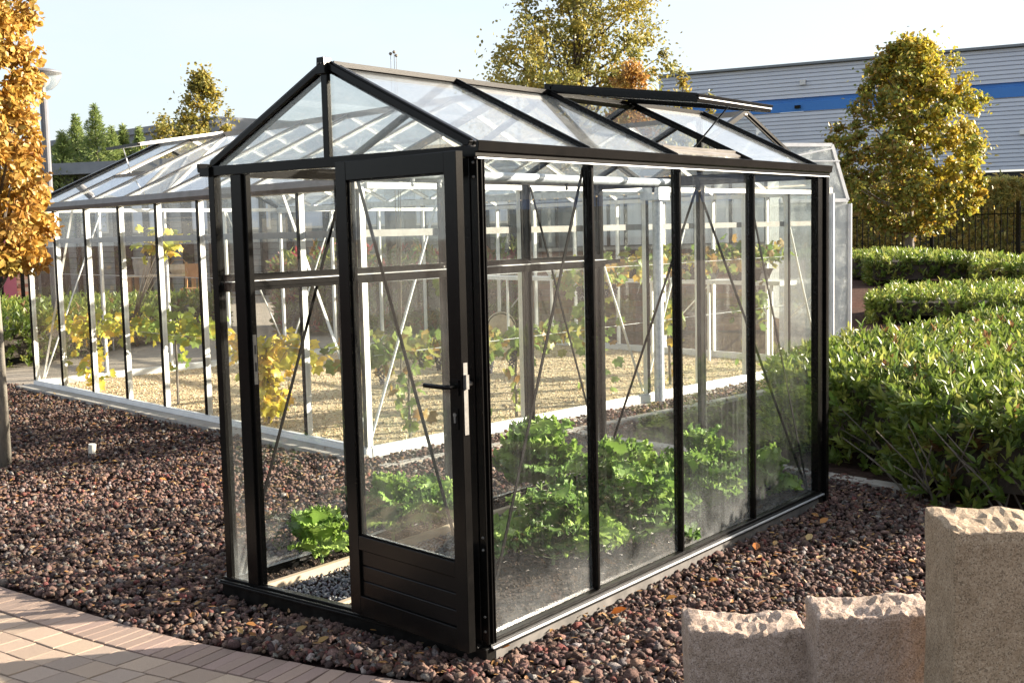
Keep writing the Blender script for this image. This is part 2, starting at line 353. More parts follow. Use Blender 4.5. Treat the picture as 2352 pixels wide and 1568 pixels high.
def single_leaves(pos, ax, up, L_, W_, cols, mat, parent, me=None):
    a, s, n = leaf_frames(pos, ax, up, L_, W_); me = me or unit_leaf(mat); off = np.array(parent.location)
    for i in range(len(pos)):
        o = bpy.data.objects.new('leaf', me); COL.objects.link(o); o.parent = parent
        mm = Matrix.Identity(4)
        for r in range(3): mm[r][0] = a[i, r]; mm[r][1] = s[i, r]; mm[r][2] = n[i, r]; mm[r][3] = pos[i, r] - off[r]
        o.matrix_local = mm; o.color = (cols[i, 0], cols[i, 1], cols[i, 2], 1)
def pick(cols, n, w=None, jit=0.18):
    cols = np.array(cols); c = cols[RNG.choice(len(cols), n, p=w)]; return c * (1 + RNG.uniform(-jit, jit, (n, 1))) * (1 + RNG.uniform(-.06, .06, (n, 3)))

# rocks
def ico(sub):
    t = (1 + 5 ** .5) / 2
    v = [(-1, t, 0), (1, t, 0), (-1, -t, 0), (1, -t, 0), (0, -1, t), (0, 1, t), (0, -1, -t), (0, 1, -t), (t, 0, -1), (t, 0, 1), (-t, 0, -1), (-t, 0, 1)]
    f = [(0, 11, 5), (0, 5, 1), (0, 1, 7), (0, 7, 10), (0, 10, 11), (1, 5, 9), (5, 11, 4), (11, 10, 2), (10, 7, 6), (7, 1, 8), (3, 9, 4), (3, 4, 2), (3, 2, 6), (3, 6, 8), (3, 8, 9), (4, 9, 5), (2, 4, 11), (6, 2, 10), (8, 6, 7), (9, 8, 1)]
    v = [np.array(p) / np.linalg.norm(p) for p in v]
    for _ in range(sub):
        c = {}; nf = []
        def mid(a, b):
            k = (min(a, b), max(a, b))
            if k not in c: q = v[a] + v[b]; v.append(q / np.linalg.norm(q)); c[k] = len(v) - 1
            return c[k]
        for a, b, d in f:
            x, y, z = mid(a, b), mid(b, d), mid(d, a); nf += [(a, x, z), (b, y, x), (d, z, y), (x, y, z)]
        f = nf
    return np.array(v), np.array(f)
ICO0, ICO1 = ico(0), ico(1)
OCT = (np.array([(1., 0, 0), (-1, 0, 0), (0, 1, 0), (0, -1, 0), (0, 0, 1), (0, 0, -1)]), np.array([(0, 2, 4), (2, 1, 4), (1, 3, 4), (3, 0, 4), (2, 0, 5), (1, 2, 5), (3, 1, 5), (0, 3, 5)]))
def rot_rand(n):
    q = unit(RNG.normal(size=(n, 4))); w, x, y, z = q.T
    return np.stack([1 - 2 * (y * y + z * z), 2 * (x * y - z * w), 2 * (x * z + y * w), 2 * (x * y + z * w), 1 - 2 * (x * x + z * z), 2 * (y * z - x * w), 2 * (x * z - y * w), 2 * (y * z + x * w), 1 - 2 * (x * x + y * y)], -1).reshape(n, 3, 3)
def rocks(name, pos, size, cols, mat, base, rough=0.28, flat=0.7, parent=None):
    bv, bf = base; n = len(pos); var = 14
    vs = []
    for k in range(var):
        r = 1 + RNG.uniform(-rough, rough, (len(bv), 1)); ax = RNG.uniform([.75, .6, .42], [1.4, 1.05, .85]); vs.append(bv * r * ax)
    vs = np.array(vs); kind = RNG.integers(0, var, n); R = rot_rand(n)
    V = np.einsum('nij,nkj->nki', R, vs[kind]) * size[:, None, None]; V[:, :, 2] *= flat; V += pos[:, None, :]
    F = (np.arange(n)[:, None, None] * len(bv) + bf[None]).reshape(-1, 3)
    return obj_np(name, mesh_np(name, V.reshape(-1, 3), F, mat, np.repeat(cols, len(bv), axis=0)), parent, 'stuff')
def scatter(poly, dens):
    p = np.array(poly); lo, hi = p.min(0), p.max(0); n = int(dens * np.prod(hi - lo)); q = RNG.uniform(lo, hi, (n, 2)); return q[in_poly(q, poly)]

# ------------------------------------------------------------------ ground sheets
sheet('ground', [(-400, -200), (400, -200), (400, 400), (-400, 400)], -0.045, 'ground')
LAVA = [(-9.2, -0.53), (-1.15, -0.53), (-0.03, -0.53), (0.64, -0.45), (1.09, -0.39), (1.56, -0.26), (2.3, 0.0), (3.0, 0.45), (4.2, 1.5), (5.5, 3.2), (4.0, 4.0), (2.7, 3.6), (2.0, 3.7), (1.6, 4.02), (1.2, 4.1), (-0.3, 4.35), (-0.78, 4.45), (-0.98, 5.4), (-0.8, 9.0), (-1.3, 9.0), (-1.86, 2.80), (-8.75, 4.0), (-9.6, 3.95)]
sheet('lava_gravel_bed', LAVA, -0.012, 'lavabase')
MUL = [(-0.72, 4.55), (1.62, 4.12), (2.4, 4.6), (5.2, 4.3), (5.5, 12.5), (-1.0, 33), (-9, 40), (-4.2, 21), (-4.4, 10.6), (-1.2, 10.2), (-0.88, 5.4)]
sheet('bark_mulch_bed', MUL, -0.008, 'mulch')
sheet('courtyard', [(-60, 4.1), (-9.7, 4.05), (-8.7, 4.3), (-8.3, 11.2), (-5.6, 10.9), (-9, 20), (-15, 42), (-60, 45)], -0.02, 'court')
sheet('lawn', [(-40, 43.5), (-6, 43.5), (20, 50), (20, 130), (-60, 130)], -0.016, 'lawn')
sheet('pavement', [(-30, 45.5), (-9.3, 51.3), (0, 54), (0, 56.2), (-9.3, 53.3), (-30, 47.6)], -0.008, 'concrete')

# ------------------------------------------------------------------ lava stones (uncountable)
LC = [(0.135, 0.085, 0.073), (0.085, 0.058, 0.053), (0.175, 0.112, 0.09), (0.20, 0.13, 0.10), (0.15, 0.13, 0.12), (0.27, 0.24, 0.215), (0.165, 0.065, 0.055)]
LW = [.27, .24, .18, .11, .11, .04, .05]
def keep_lava(q):
    k = ~((q[:, 0] > -0.03) & (q[:, 0] < 1.60) & (q[:, 1] > -0.02) & (q[:, 1] < 3.25))
    return q[k & seen(np.c_[q, np.zeros(len(q))], 260)]
q = keep_lava(scatter(LAVA, 2700)); d = np.linalg.norm(np.c_[q, np.zeros(len(q))] - CAM, axis=1)
nr_ = (d < 5.4) & seen(np.c_[q, np.zeros(len(q))], 30); near = q[nr_]; far = q[~nr_]; fd_ = d[~nr_]; far = far[RNG.random(len(far)) < np.where(fd_ > 10.5, .25, np.where(fd_ > 8.5, .42, np.where(fd_ > 7, .65, .9)))]
def lava(name, q, base):
    n = len(q); sz = RNG.uniform(0.009, 0.020, n) * np.where(RNG.random(n) < .10, 1.5, 1.0)
    hump = 0.012 * np.sin(q[:, 0] * 3.1 + 1) * np.sin(q[:, 1] * 2.7)
    z = RNG.uniform(0.0, 0.024, n) + hump
    return rocks(name, np.c_[q, z], sz, pick(LC, n, LW, .3), 'lava', base, 0.40, 0.8)
q2 = keep_lava(scatter(LAVA, 110)); n2 = len(q2)
obj_np('dry_litter', leaves_mesh('dry_litter', np.c_[q2, RNG.uniform(.024, .04, n2)], np.c_[RNG.normal(size=(n2, 2)), RNG.uniform(-.3, .3, n2)], np.c_[RNG.normal(0, .4, (n2, 2)), np.ones(n2)], RNG.uniform(.018, .05, n2), RNG.uniform(.006, .018, n2), pick([(.40, .24, .11), (.30, .15, .06), (.48, .34, .18), (.36, .19, .06)], n2), 'leaf'), None, 'stuff')
lava('lava_stones', near, ICO1); lava('lava_stones', far, ICO0)

# ------------------------------------------------------------------ path of pavers, every paver its own piece
path = sheet('path', [(-6, -4.5), (3.5, -4.5), (4.2, 1.35), (3.0, 0.40), (2.3, -0.03), (1.56, -0.29), (1.09, -0.42), (0.64, -0.48), (-0.03, -0.56), (-6, -0.56)], -0.0055, 'joint')
EDGE = [(-2.2, -0.545), (-1.15, -0.545), (-0.60, -0.545), (-0.03, -0.535), (0.35, -0.505), (0.64, -0.465), (1.09, -0.40), (1.56, -0.28), (2.0, -0.14)]
def edge_y(x):
    return float(np.interp(x, [p[0] for p in EDGE], [p[1] for p in EDGE]))
PC = [(0.40, 0.30, 0.225), (0.37, 0.275, 0.21), (0.43, 0.325, 0.24), (0.35, 0.27, 0.215)]
SC = [(0.31, 0.22, 0.185), (0.335, 0.24, 0.19), (0.29, 0.21, 0.17)]
def paver(p4, h, cols):
    c = sum((Vector(p) for p in p4), Vector((0, 0))) / 4; dz = random.uniform(-.0015, .0015); tx, ty = random.uniform(-.01, .01), random.uniform(-.01, .01)
    m = MB(); top = []; b = 0.002
    for p in p4:
        v = Vector(p) - c; top.append((v.x, v.y))
    def z(x, y): return h + dz + tx * x + ty * y
    low = [(x, y, -0.05) for x, y in top]; mid = [(x, y, z(x, y) - .0012) for x, y in top]
    ins = [(x * (1 - b / max(.02, abs(x))), y * (1 - b / max(.02, abs(y)))) for x, y in top]; hi = [(x, y, z(x, y)) for x, y in ins]
    m.add(low + mid + hi, [(i, (i + 1) % 4, 4 + (i + 1) % 4, 4 + i) for i in range(4)] + [(4 + i, 4 + (i + 1) % 4, 8 + (i + 1) % 4, 8 + i) for i in range(4)] + [(8, 9, 10, 11)])
    o = m.build('paver', 'paver', path, local=True); o.location = (c.x, c.y, 0)
    k = random.choice(cols); s = random.uniform(.88, 1.1); o.color = (k[0] * s, k[1] * s, k[2] * s, 1)
x = -1.7
while x < 1.9:                                   # upright edging course
    w = 0.070; g = 0.0025; y0, y1 = edge_y(x), edge_y(x + w); nx, ny = (y1 - y0), -w; l = math.hypot(nx, ny); nx, ny = nx / l * .205, ny / l * .205
    a, b = (x + g, y0), (x + w - g, y1)
    if seen(np.array([[x, y0 - .1, 0]]), 500)[0]: paver([(a[0] + nx, a[1] + ny), (b[0] + nx, b[1] + ny), b, a], 0.004, SC)
    x += w
row = 0
while row < 9:
    x = -1.8 + 0.07 * (row % 2) + random.uniform(0, .02)
    while x < 1.6:
        w = 0.150 if random.random() < .8 else 0.110; g = 0.0035
        yo = -0.212 - row * 0.146; y0, y1 = edge_y(x) + yo, edge_y(x + w) + yo
        if seen(np.array([[x + .07, y0 - .07, 0]]), 500)[0]:
            j = lambda: random.uniform(-.002, .002)
            paver([(x + g + j(), y0 - .143 + j()), (x + w - g + j(), y1 - .143 + j()), (x + w - g + j(), y1 - g + j()), (x + g + j(), y0 - g + j())], 0.002, PC)
        x += w
    row += 1

# ------------------------------------------------------------------ concrete kerbs
def kerb(pts, w, label):
    t = thing('kerb', label, 'kerb', (pts[0][0], pts[0][1], 0), 'concrete kerbs round the gravel')
    for i in range(len(pts) - 1):
        a, b = Vector(pts[i]), Vector(pts[i + 1]); n = max(1, round((b - a).length / 0.72)); d = (b - a) / n
        for k in range(n):
            p, q = a + d * k + d * .006, a + d * (k + 1) - d * .006
            bar('kerb_stone', (p.x, p.y, -0.02 + random.uniform(-.002, .002)), (q.x, q.y, -0.02), w, 0.10, 'concrete', t, bevel=0.004)
    return t
kerb([(-1.55, 2.62), (-1.30, 4.1), (-1.02, 6.4), (-0.72, 9.2)], 0.10, 'long concrete kerb running beside the silver glasshouse wall')
kerb([(-1.16, 4.60), (-0.72, 4.45), (-0.28, 4.40), (0.55, 4.22), (1.22, 4.02), (1.95, 3.88)], 0.13, 'concrete kerb crossing behind the black greenhouse towards the hedge')

# ------------------------------------------------------------------ black greenhouse
W, D, Z0, ZE, ZR = 1.571, 3.227, 0.10, 2.05, 2.43
GH = thing('greenhouse', 'small black framed greenhouse with pitched glass roof and open door', 'greenhouse', (W / 2, D / 2, 0))
GB = 'black'
YR = [0.0, 0.807, 1.572, 2.375, D]; YL = [0.0, 0.807, 1.613, 2.42, D]
# plinth
MB().box(-0.03, W + 0.03, -0.030, 0.030, -0.05, 0.075).build('plinth', 'black_dusty', GH, bevel=.004)
MB().box(-0.03, W + 0.03, D - 0.03, D + 0.03, -0.05, 0.075).build('plinth', 'black_dusty', GH, bevel=.004)
MB().box(W - 0.03, W + 0.03, 0.0305, D - 0.0305, -0.05, 0.062).build('plinth', 'plinth', GH, bevel=.004)
MB().box(-0.03, 0.03, 0.0305, D - 0.0305, -0.05, 0.075).build('plinth', 'black_dusty', GH, bevel=.004)
# sills: stepped profile rails
m = MB(); m.box(-0.045, W - 0.002, -0.045, 0.03, 0.0755, 0.085); m.box(-0.045, W - 0.002, -0.012, 0.022, 0.0852, 0.100); m.box(-0.04, W - 0.004, -0.036, -0.026, 0.0852, 0.092); m.build('sill', 'black_dusty', GH, bevel=.002)
m = MB(); m.box(W - 0.02, W + 0.048, 0.0, D + .02, 0.0625, 0.072); m.box(W + 0.024, W + 0.031, 0.001, D + .02, 0.0722, 0.088); m.box(W - 0.012, W + 0.018, 0.001, D + .02, 0.0722, 0.100); m.build('sill', 'black_dusty', GH, bevel=.002); bar('sill_strip', (W + .0395, .001, .0755), (W + .0395, D + .02, .0755), .010, .006, 'alu', GH)
m = MB(); m.box(-0.035, 0.03, 0.0305, D, 0.0755, 0.085); m.box(-0.015, 0.02, 0.0305, D, 0.0852, 0.100); m.build('sill', 'black_dusty', GH)
m = MB(); m.box(0.03, W - 0.03, D - 0.03, D + 0.04, 0.0755, 0.085); m.box(0.03, W - .03, D - 0.02, D + 0.015, 0.0852, 0.100); m.build('sill', 'black_dusty', GH)
# corner posts
def post(x0, x1, y0, y1, z0=0.1005, z1=ZE - 0.045, name='corner_post', mat=GB):
    return MB().box(x0, x1, y0, y1, z0, z1).build(name, mat, GH, bevel=.002)
post(-0.014, 0.026, -0.014, 0.030); post(-0.014, 0.03, D - 0.03, D + 0.02)
post(W - 0.04, W - 0.004, -0.016, 0.020)
m = MB(); m.box(W - 0.003, W + 0.030, -0.010, 0.030, 0.0885, ZE - .045); m.box(W + 0.0305, W + 0.040, 0.006, 0.014, 0.0885, ZE - .05); m.box(W + 0.0305, W + 0.040, 0.022, 0.029, 0.0885, ZE - .05); m.build('corner_post', GB, GH, bevel=.002)
m = MB(); m.box(W - 0.02, W + 0.026, D - 0.035, D + 0.028, 0.1005, ZE - .045); m.box(W + 0.0, W + 0.044, D + 0.045, D + 0.085, 0.0, ZE - .02); m.build('corner_post', GB, GH, bevel=.002)
# glazing bars right and left walls
for y in YR[1:4]:
    m = MB(); m.box(W - 0.034, W - 0.003, y - 0.011, y + 0.011, 0.1005, ZE - .045); m.box(W - 0.0028, W + 0.014, y - 0.010, y + 0.010, 0.090, ZE - .03); m.build('glazing_bar', GB, GH, bevel=.003)
for y in YL[1:4]:
    m = MB(); m.box(-0.012, 0.030, y - 0.011, y + 0.011, 0.1005, ZE - .045); m.box(-0.024, -0.0125, y - 0.013, y + 0.013, 0.1005, ZE - .03); m.build('glazing_bar', 'black_dusty', GH, bevel=.003)
m = MB(); m.box(W / 2 - 0.014, W / 2 + 0.014, D - 0.03, D + 0.012, 0.1005, ZE - .03); m.box(W / 2 - 0.02, W / 2 + 0.02, D + 0.0125, D + 0.026, 0.1005, ZE - .03); m.build('glazing_bar', 'black_dusty', GH)
# eaves beams with gutters
m = MB()
prof = [(W - 0.020, 2.005), (W + 0.046, 2.005), (W + 0.046, 2.022), (W + 0.060, 2.026), (W + 0.066, 2.066), (W + 0.052, 2.066), (W + 0.046, 2.040), (W - 0.008, 2.045), (W - 0.020, 2.055)]
k = len(prof); m.add([(p[0], -0.035, p[1]) for p in prof] + [(p[0], D + 0.09, p[1]) for p in prof], [tuple(range(k)), tuple(range(k, 2 * k))[::-1]] + [(i, i + k, (i + 1) % k + k, (i + 1) % k) for i in range(k)])
m.build('gutter', GB, GH, bevel=.0015)
bar('sunlit_strip', (W + 0.036, -0.02, 2.0015), (W + 0.036, D + 0.085, 2.0015), 0.018, 0.005, 'alu', GH)  # pale strip added to draw the sunlit line below the gutter
m = MB(); prof2 = [(-(p[0] - W), p[1]) for p in prof]
m.add([(p[0], -0.035, p[1]) for p in prof2] + [(p[0], D + 0.09, p[1]) for p in prof2], [tuple(range(k))[::-1], tuple(range(k, 2 * k))] + [(i, (i + 1) % k, (i + 1) % k + k, i + k) for i in range(k)])
m.build('gutter', GB, GH)
# front head rail + back head rail
MB().box(-0.012, W + 0.01, -0.020, 0.022, 2.006, 2.050).build('head_rail', GB, GH, bevel=.002)
MB().box(0.02, W - 0.02, D - 0.026, D + 0.022, 1.985, 2.046).build('head_rail', 'black_dusty', GH)
# ridge
MB().box(W / 2 - 0.022, W / 2 + 0.022, 0.012, D + 0.02, ZR - 0.012, ZR + 0.020).build('ridge_beam', GB, GH, bevel=.003)
m = MB(); m.beam((W / 2 - .03, 0.012, ZR + .014), (W / 2 - .03, D, ZR + .014), .006, .022); m.beam((W / 2 + .035, 0.012, ZR + .008), (W / 2 + .035, YR[2], ZR + .008), .006, .022); m.build('ridge_cap', GB, GH)
m = MB(); m.add([(W / 2 - .026, -.034, ZR - .035), (W / 2 + .026, -.034, ZR - .035), (W / 2 + .026, .0115, ZR - .035), (W / 2 - .026, .0115, ZR - .035), (W / 2 - .021, -.034, ZR + .034), (W / 2 + .021, -.034, ZR + .034), (W / 2 + .021, .0115, ZR + .034), (W / 2 - .021, .0115, ZR + .034)],
                [(0, 3, 2, 1), (4, 5, 6, 7), (0, 1, 5, 4), (1, 2, 6, 5), (2, 3, 7, 6), (3, 0, 4, 7)]); cap = m.build('ridge_bracket', GB, GH, bevel=.002)
for dx in (-.009, .009): MB().lathe([(0.0, -.038), (.0035, -.038), (.0045, -.0345)], (W / 2 + dx, 0, ZR + .008), 8, 1).build('bolt', 'steel', GH)
# rafters
RN = Vector((ZR - ZE, 0, W / 2)).normalized(); LNn = Vector((-(ZR - ZE), 0, W / 2)).normalized()
for i, y in enumerate(YR):
    w = 0.019 if 0 < i < 4 else 0.026
    m = MB(); a, b = (W / 2 + .02, y, ZR - .005), (W - .006, y, ZE + .004)
    m.beam(a, b, w, 0.026, RN, (0, 0.003)); m.beam(a, b, w * .45, 0.010, RN, (0, 0.021))
    if i == 0: m.beam(a, b, 0.026, 0.045, RN, (-0.030, -0.006)); m.beam(a, b, 0.012, 0.03, RN, (-0.050, 0.002))
    m.build('rafter', GB, GH, bevel=.002)
for i, y in enumerate(YL):
    w = 0.020 if 0 < i < 4 else 0.026
    m = MB(); a, b = (W / 2 - .02, y, ZR - .005), (.006, y, ZE + .004); m.beam(a, b, w, 0.026, LNn, (0, 0.003)); m.beam(a, b, w * .45, 0.010, LNn, (0, 0.021))
    if i == 0: m.beam(a, b, 0.022, 0.040, LNn, (0.029, -0.002))
    m.build('rafter', GB, GH, bevel=.002)
for y in (-0.004, D): MB().box(W / 2 - .018, W / 2 + .018, y - .012, y + .012, 2.047, ZR - .016).build('gable_post', GB, GH, bevel=.002)
# roof panes
for i in range(4):
    for side in (0, 1):
        if side == 1 and i == 2: continue
        y0, y1 = ((YR if side else YL)[i] + .0135, (YR if side else YL)[i + 1] - .0135)
        xa, xb = (W / 2 + .026, W - .012) if side else (W / 2 - .026, .012)
        zz = lambda x: ZR - (abs(x - W / 2)) * (ZR - ZE) / (W / 2) + 0.004
        slab([(xa, y0, zz(xa)), (xb, y0, zz(xb)), (xb, y1, zz(xb)), (xa, y1, zz(xa))], .004, RN if side else LNn).build('roof_pane', 'glass_roof', GH)
# open bay: tray bar at the foot and bar at the head of the opening
zt = lambda x: ZR - (x - W / 2) * (ZR - ZE) / (W / 2)
m = MB(); m.beam((W - .075, YR[2] + .014, zt(W - .075) + .012), (W - .075, YR[3] - .014, zt(W - .075) + .012), .034, .012, RN); m.beam((W - .094, YR[2] + .014, zt(W - .094) + .020), (W - .094, YR[3] - .014, zt(W - .094) + .020), .006, .022, RN)
m.build('vent_sill', 'gutter', GH)
slab([(W - .056, YR[2] + .0135, zt(W - .056) + .004), (W - .012, YR[2] + .0135, zt(W - .012) + .004), (W - .012, YR[3] - .0135, zt(W - .012) + .004), (W - .056, YR[3] - .0135, zt(W - .056) + .004)], .004, RN).build('roof_pane', 'glass_roof', GH)
bar('vent_head', (W / 2 + .05, YR[2] + .014, zt(W / 2 + .05) + .004), (W / 2 + .05, YR[3] - .014, zt(W / 2 + .05) + .004), .02, .024, GB, GH, RN)
# raised vent
VL = 0.873; VA = math.radians(-8.0)
vent_y0, vent_y1 = YR[2] + .006, YR[3] - .006
m = MB()
for y in (vent_y0 + .013, vent_y1 - .013): m.beam((0, y, 0), (VL, y, 0), .026, .036); m.beam((0.0, y, .022), (VL, y, .022), .014, .010)
m.beam((-.012, vent_y0, .012), (-.012, vent_y1, .012), .05, .03); m.beam((VL, vent_y0 - .006, -.002), (VL, vent_y1 + .006, -.002), .03, .030); m.beam((VL + .012, vent_y0 - .012, .018), (VL + .012, vent_y1 + .012, .018), .02, .012)
vent = m.build('vent', GB, GH, bevel=.002, local=True)
vent.location = Vector((W / 2 + .02, 0, ZR + .026)) - Vector(GH.location); vent.rotation_euler = (0, -VA, 0)
m = MB(); m.box(.02, VL - .02, vent_y0 + .027, vent_y1 - .027, .006, .010); m.build('pane', 'glass_roof', vent, local=True)
m = MB(); m.beam((VL + .018, vent_y0, .004), (VL + .018, vent_y1, .004), .006, .006); m.build('edge_strip', 'alu', vent, local=True)
ym = (vent_y0 + vent_y1) / 2
vx, vz = W / 2 + .02 + VL * math.cos(VA), ZR + .026 + VL * math.sin(VA)
bar('vent_stay', (vx - .03, ym, vz - .01), (W - .10, ym - .05, zt(W - .10) + .03), .012, .006, 'black_dusty', GH)
# walls: panes
def xpane(x, y0, y1, z0, z1, mat): return MB().box(x - .002, x + .002, y0, y1, z0, z1).build('pane', mat, GH)
def ypane(y, x0, x1, z0, z1, mat): return MB().box(x0, x1, y - .002, y + .002, z0, z1).build('pane', mat, GH)
for i in range(4):
    xpane(W + 0.004 - .02, YR[i] + (.032 if i == 0 else .0135), YR[i + 1] - (.037 if i == 3 else .0135), .101, 2.004, 'glass_dusty' if i == 2 else 'glass_side')
    xpane(0.004 + .012, YL[i] + (.032 if i == 0 else .0155), YL[i + 1] - (.032 if i == 3 else .0155), .101, 2.004, 'glass_front')
ypane(D - .004, .032, W / 2 - .0155, .101, 1.984, 'glass_front'); ypane(D - .004, W / 2 + .0155, W - .022, .101, 1.984, 'glass_front')
# front: narrow pane, jamb, hinge post, fixed pane behind the door
ypane(0.006, .028, .149, .101, 2.004, 'glass_front')
m = MB(); m.box(.150, .222, -.018, .026, .1005, 2.005); m.box(.2225, .240, -.004, .026, .1005, 2.005); jamb = m.build('door_jamb', GB, GH, bevel=.002)
m = MB(); m.box(.2405, .2425, -.002, .018, 1.045, 1.275); sp = m.build('strike_plate', 'steel', jamb)
for z_ in (1.105, 1.185): MB().box(.2427, .2433, .003, .013, z_, z_ + .042).build('strike_slot', 'darkopening', jamb)
post(.862, .905, -.014, .028, name='hinge_post', z1=2.005)
ypane(0.006, .907, W - .042, .101, 2.004, 'glass_front')
# gable panes
for sgn, yy, mt in ((1, .004, 'glass_roof'), (-1, .004, 'glass_roof'), (1, D - .002, 'glass_roof'), (-1, D - .002, 'glass_roof')):
    xc = W / 2 + sgn * .019; xe = W / 2 + sgn * (W / 2 - .03)
    slab([(xc, yy, 2.051), (xe, yy, 2.051), (xe, yy, 2.053), (xc, yy, ZR - .03)][::1], .004, (0, 1, 0)).build('gable_pane', 'glass', GH)
# hinges
for z in (.35, 1.05, 1.85): MB().lathe([(.0, -.04), (.008, -.04), (.008, .04), (.0, .04)], (.884, -.022, z), 8).build('hinge', GB, GH)
# door, swung wide open
DW = .757; DZ0, DZ1 = .106, 2.022; TH = .036
door = bpy.data.objects.new('door', None)
m = MB()
m.box(0, .070, -TH, 0, DZ0, DZ1); m.box(DW - .070, DW, -TH, 0, DZ0, DZ1)
m.box(.0705, DW - .0705, -TH + .001, -.001, DZ1 - .078, DZ1 - .0005); m.box(.0705, DW - .0705, -TH + .001, -.001, .392, .452); m.box(.0705, DW - .0705, -TH + .001, -.001, DZ0 + .0005, .190)
m.box(.0705, .078, -TH + .012, -.006, .4525, DZ1 - .0785); m.box(DW - .078, DW - .0705, -TH + .012, -.006, .4525, DZ1 - .0785); m.box(.0785, DW - .0785, -TH + .012, -.006, .4525, .459); m.box(.0785, DW - .0785, -TH + .012, -.006, DZ1 - .085, DZ1 - .0785)
door = m.build('door', GB, GH, bevel=.0015, local=True)
door.location = Vector((.884, -.024, 0)) - Vector(GH.location); door.rotation_euler = (0, 0, math.radians(-8))
MB().box(.0785, DW - .0785, -.020, -.016, .4595, DZ1 - .0855).build('pane', 'glass', door, local=True)
for k in range(3):
    z0 = .1905 + k * .0671; MB().box(.0707, DW - .0707, -.024, -.010, z0, z0 + .0645).build('kick_board', GB, door, bevel=.003, local=True)
MB().box(.0707, DW - .0707, -.0095, -.006, .1905, .3915).build('kick_backing', GB, door, local=True)
hz = 1.14; hx = DW - .034
m = MB()
for s_, y0 in ((-1, -TH), (1, 0.0)):
    m.box(hx - .02, hx + .02, min(y0, y0 + s_ * .006), max(y0, y0 + s_ * .006), hz - .035, hz + .025)
    m.tube([(hx, y0 + s_ * .004, hz), (hx, y0 + s_ * .036, hz), (hx - .006, y0 + s_ * .046, hz), (hx - .022, y0 + s_ * .050, hz), (hx - .125, y0 + s_ * .050, hz)], .0095, 10)
m.build('handle', GB, door, smooth=False, bevel=0, local=True)
m = MB(); m.box(hx - .012, hx + .012, -TH - .004, -TH - .0005, hz - .165, hz - .085); m.build('lock_plate', GB, door, local=True)
m = MB(); m.lathe([(0, -TH - .008), (.0085, -TH - .008), (.0085, -TH - .0042)], (hx - .004, 0, hz - .11), 12, 1); m.box(hx - .008, hx + .000, -TH - .008, -TH - .0042, hz - .140, hz - .1165); m.build('lock_cylinder', 'steel', door, local=True)
m = MB(); m.box(DW + .0003, DW + .003, -TH * .5 - .010, -TH * .5 + .010, hz - .185, hz + .09); m.box(DW + .0032, DW + .014, -TH * .5 - .007, -TH * .5 + .007, hz - .01, hz + .045); m.build('latch_plate', 'steel', door, local=True)
# corner bolts
for z in (.14, .20, .47, .52, 1.93, 1.985):
    MB().lathe([(0, -.016), (.004, -.015), (.006, -.0103)], (W + .014, 0, z), 8, 1).build('bolt', 'steel', GH)
# braces (flat strips inside the frame)
def brace(a, b): bar('brace', a, b, .016, .004, 'matte', GH, up=(1, 0, 0) if abs(a[0] - b[0]) < .01 else (0, 1, 0))
brace((W - .036, YR[1], 1.99), (W - .036, .05, .11)); brace((W - .036, YR[3], 1.99), (W - .036, D - .05, .11))
brace((.036, YL[1], 1.99), (.036, .05, .11)); brace((.036, YL[3], 1.99), (.036, D - .05, .11))
brace((W / 2, D - .036, 1.98), (.05, D - .036, .11)); brace((W / 2, D - .036, 1.98), (W - .05, D - .036, .11))
brace((.90, .036, 1.99), (W - .05, .036, .11))
# side rail along the left wall
m = MB(); m.box(.033, .047, .02, D - .03, 1.5155, 1.548); m.box(.033, .075, .02, D - .03, 1.468, 1.512); m.box(.0755, .080, .02, D + .15, 1.485, 1.512); m.build('shelf_rail', 'black', GH)
m = MB(); m.box(.033, .082, .021, D - .03, 1.5125, 1.5148); m.build('rail_strip', 'alu', GH)
for y in (.76, 1.56, 2.37): MB().lathe([(0, .058), (.006, .056), (.008, .048)], (0, y, 1.527), 8, 0).build('bolt', 'steel', GH)

# irrigation pipe hung under the roof
IP = thing('irrigation_pipe', 'galvanised misting pipe hung on wires under the black greenhouse roof', 'pipe', (.60, 1.9, 2.005))
MB().tube([(.60, .50, 2.005), (.60, 3.20, 2.005)], .025, 16).build('pipe', 'galv', IP, smooth=False)
for y in (.72, .92, 2.01, 2.96):
    MB().lathe([(.0, -.062), (.006, -.062), (.009, -.05), (.006, -.04), (.011, -.034), (.011, -.020), (.0, -.016)], (.60, y, 2.005), 8).build('nozzle', 'alu' if y < 1 else 'black', IP)
for y in (.93, 1.75, 2.55):
    MB().tube([(.60, y, 2.02), (.60, y, 2.33)], .0012, 4).build('wire', 'steel', IP)

# ------------------------------------------------------------------ beds inside
sheet('planting_soil', [(.03, .03), (.142, .03), (.142, D - .03), (.03, D - .03)], 0.062, 'soil')
sheet('planting_soil', [(.688, .03), (1.541, .03), (1.541, D - .03), (.688, D - .03)], 0.062, 'soil')
sheet('gravel_walk', [(.18, .03), (.648, .03), (.648, D - .03), (.18, D - .03)], 0.030, 'lavabase')
for i, xx in enumerate((.161, .668)):
    t = thing('bed_edging', ['pale timber edging along the narrow left kale bed', 'pale timber edging along the wide right kale bed'][i], 'edging', (xx, .03, 0), 'timber edging inside the greenhouse')
    MB().box(xx - .018, xx + .018, .032, 1.60, .0, .075).build('edging_board', 'edging', t, bevel=.003); MB().box(xx - .018, xx + .018, 1.604, D - .032, .0, .073).build('edging_board', 'edging', t, bevel=.003)
q = scatter([(.18, .03), (.648, .03), (.648, D - .03), (.18, D - .03)], 4200); n = len(q)
rocks('grey_pebbles', np.c_[q, RNG.uniform(.030, .046, n)], RNG.uniform(.007, .013, n), pick([(.16, .165, .18), (.24, .24, .25), (.11, .115, .13), (.32, .31, .30)], n, None, .2), 'pebble', OCT, .15, .75)
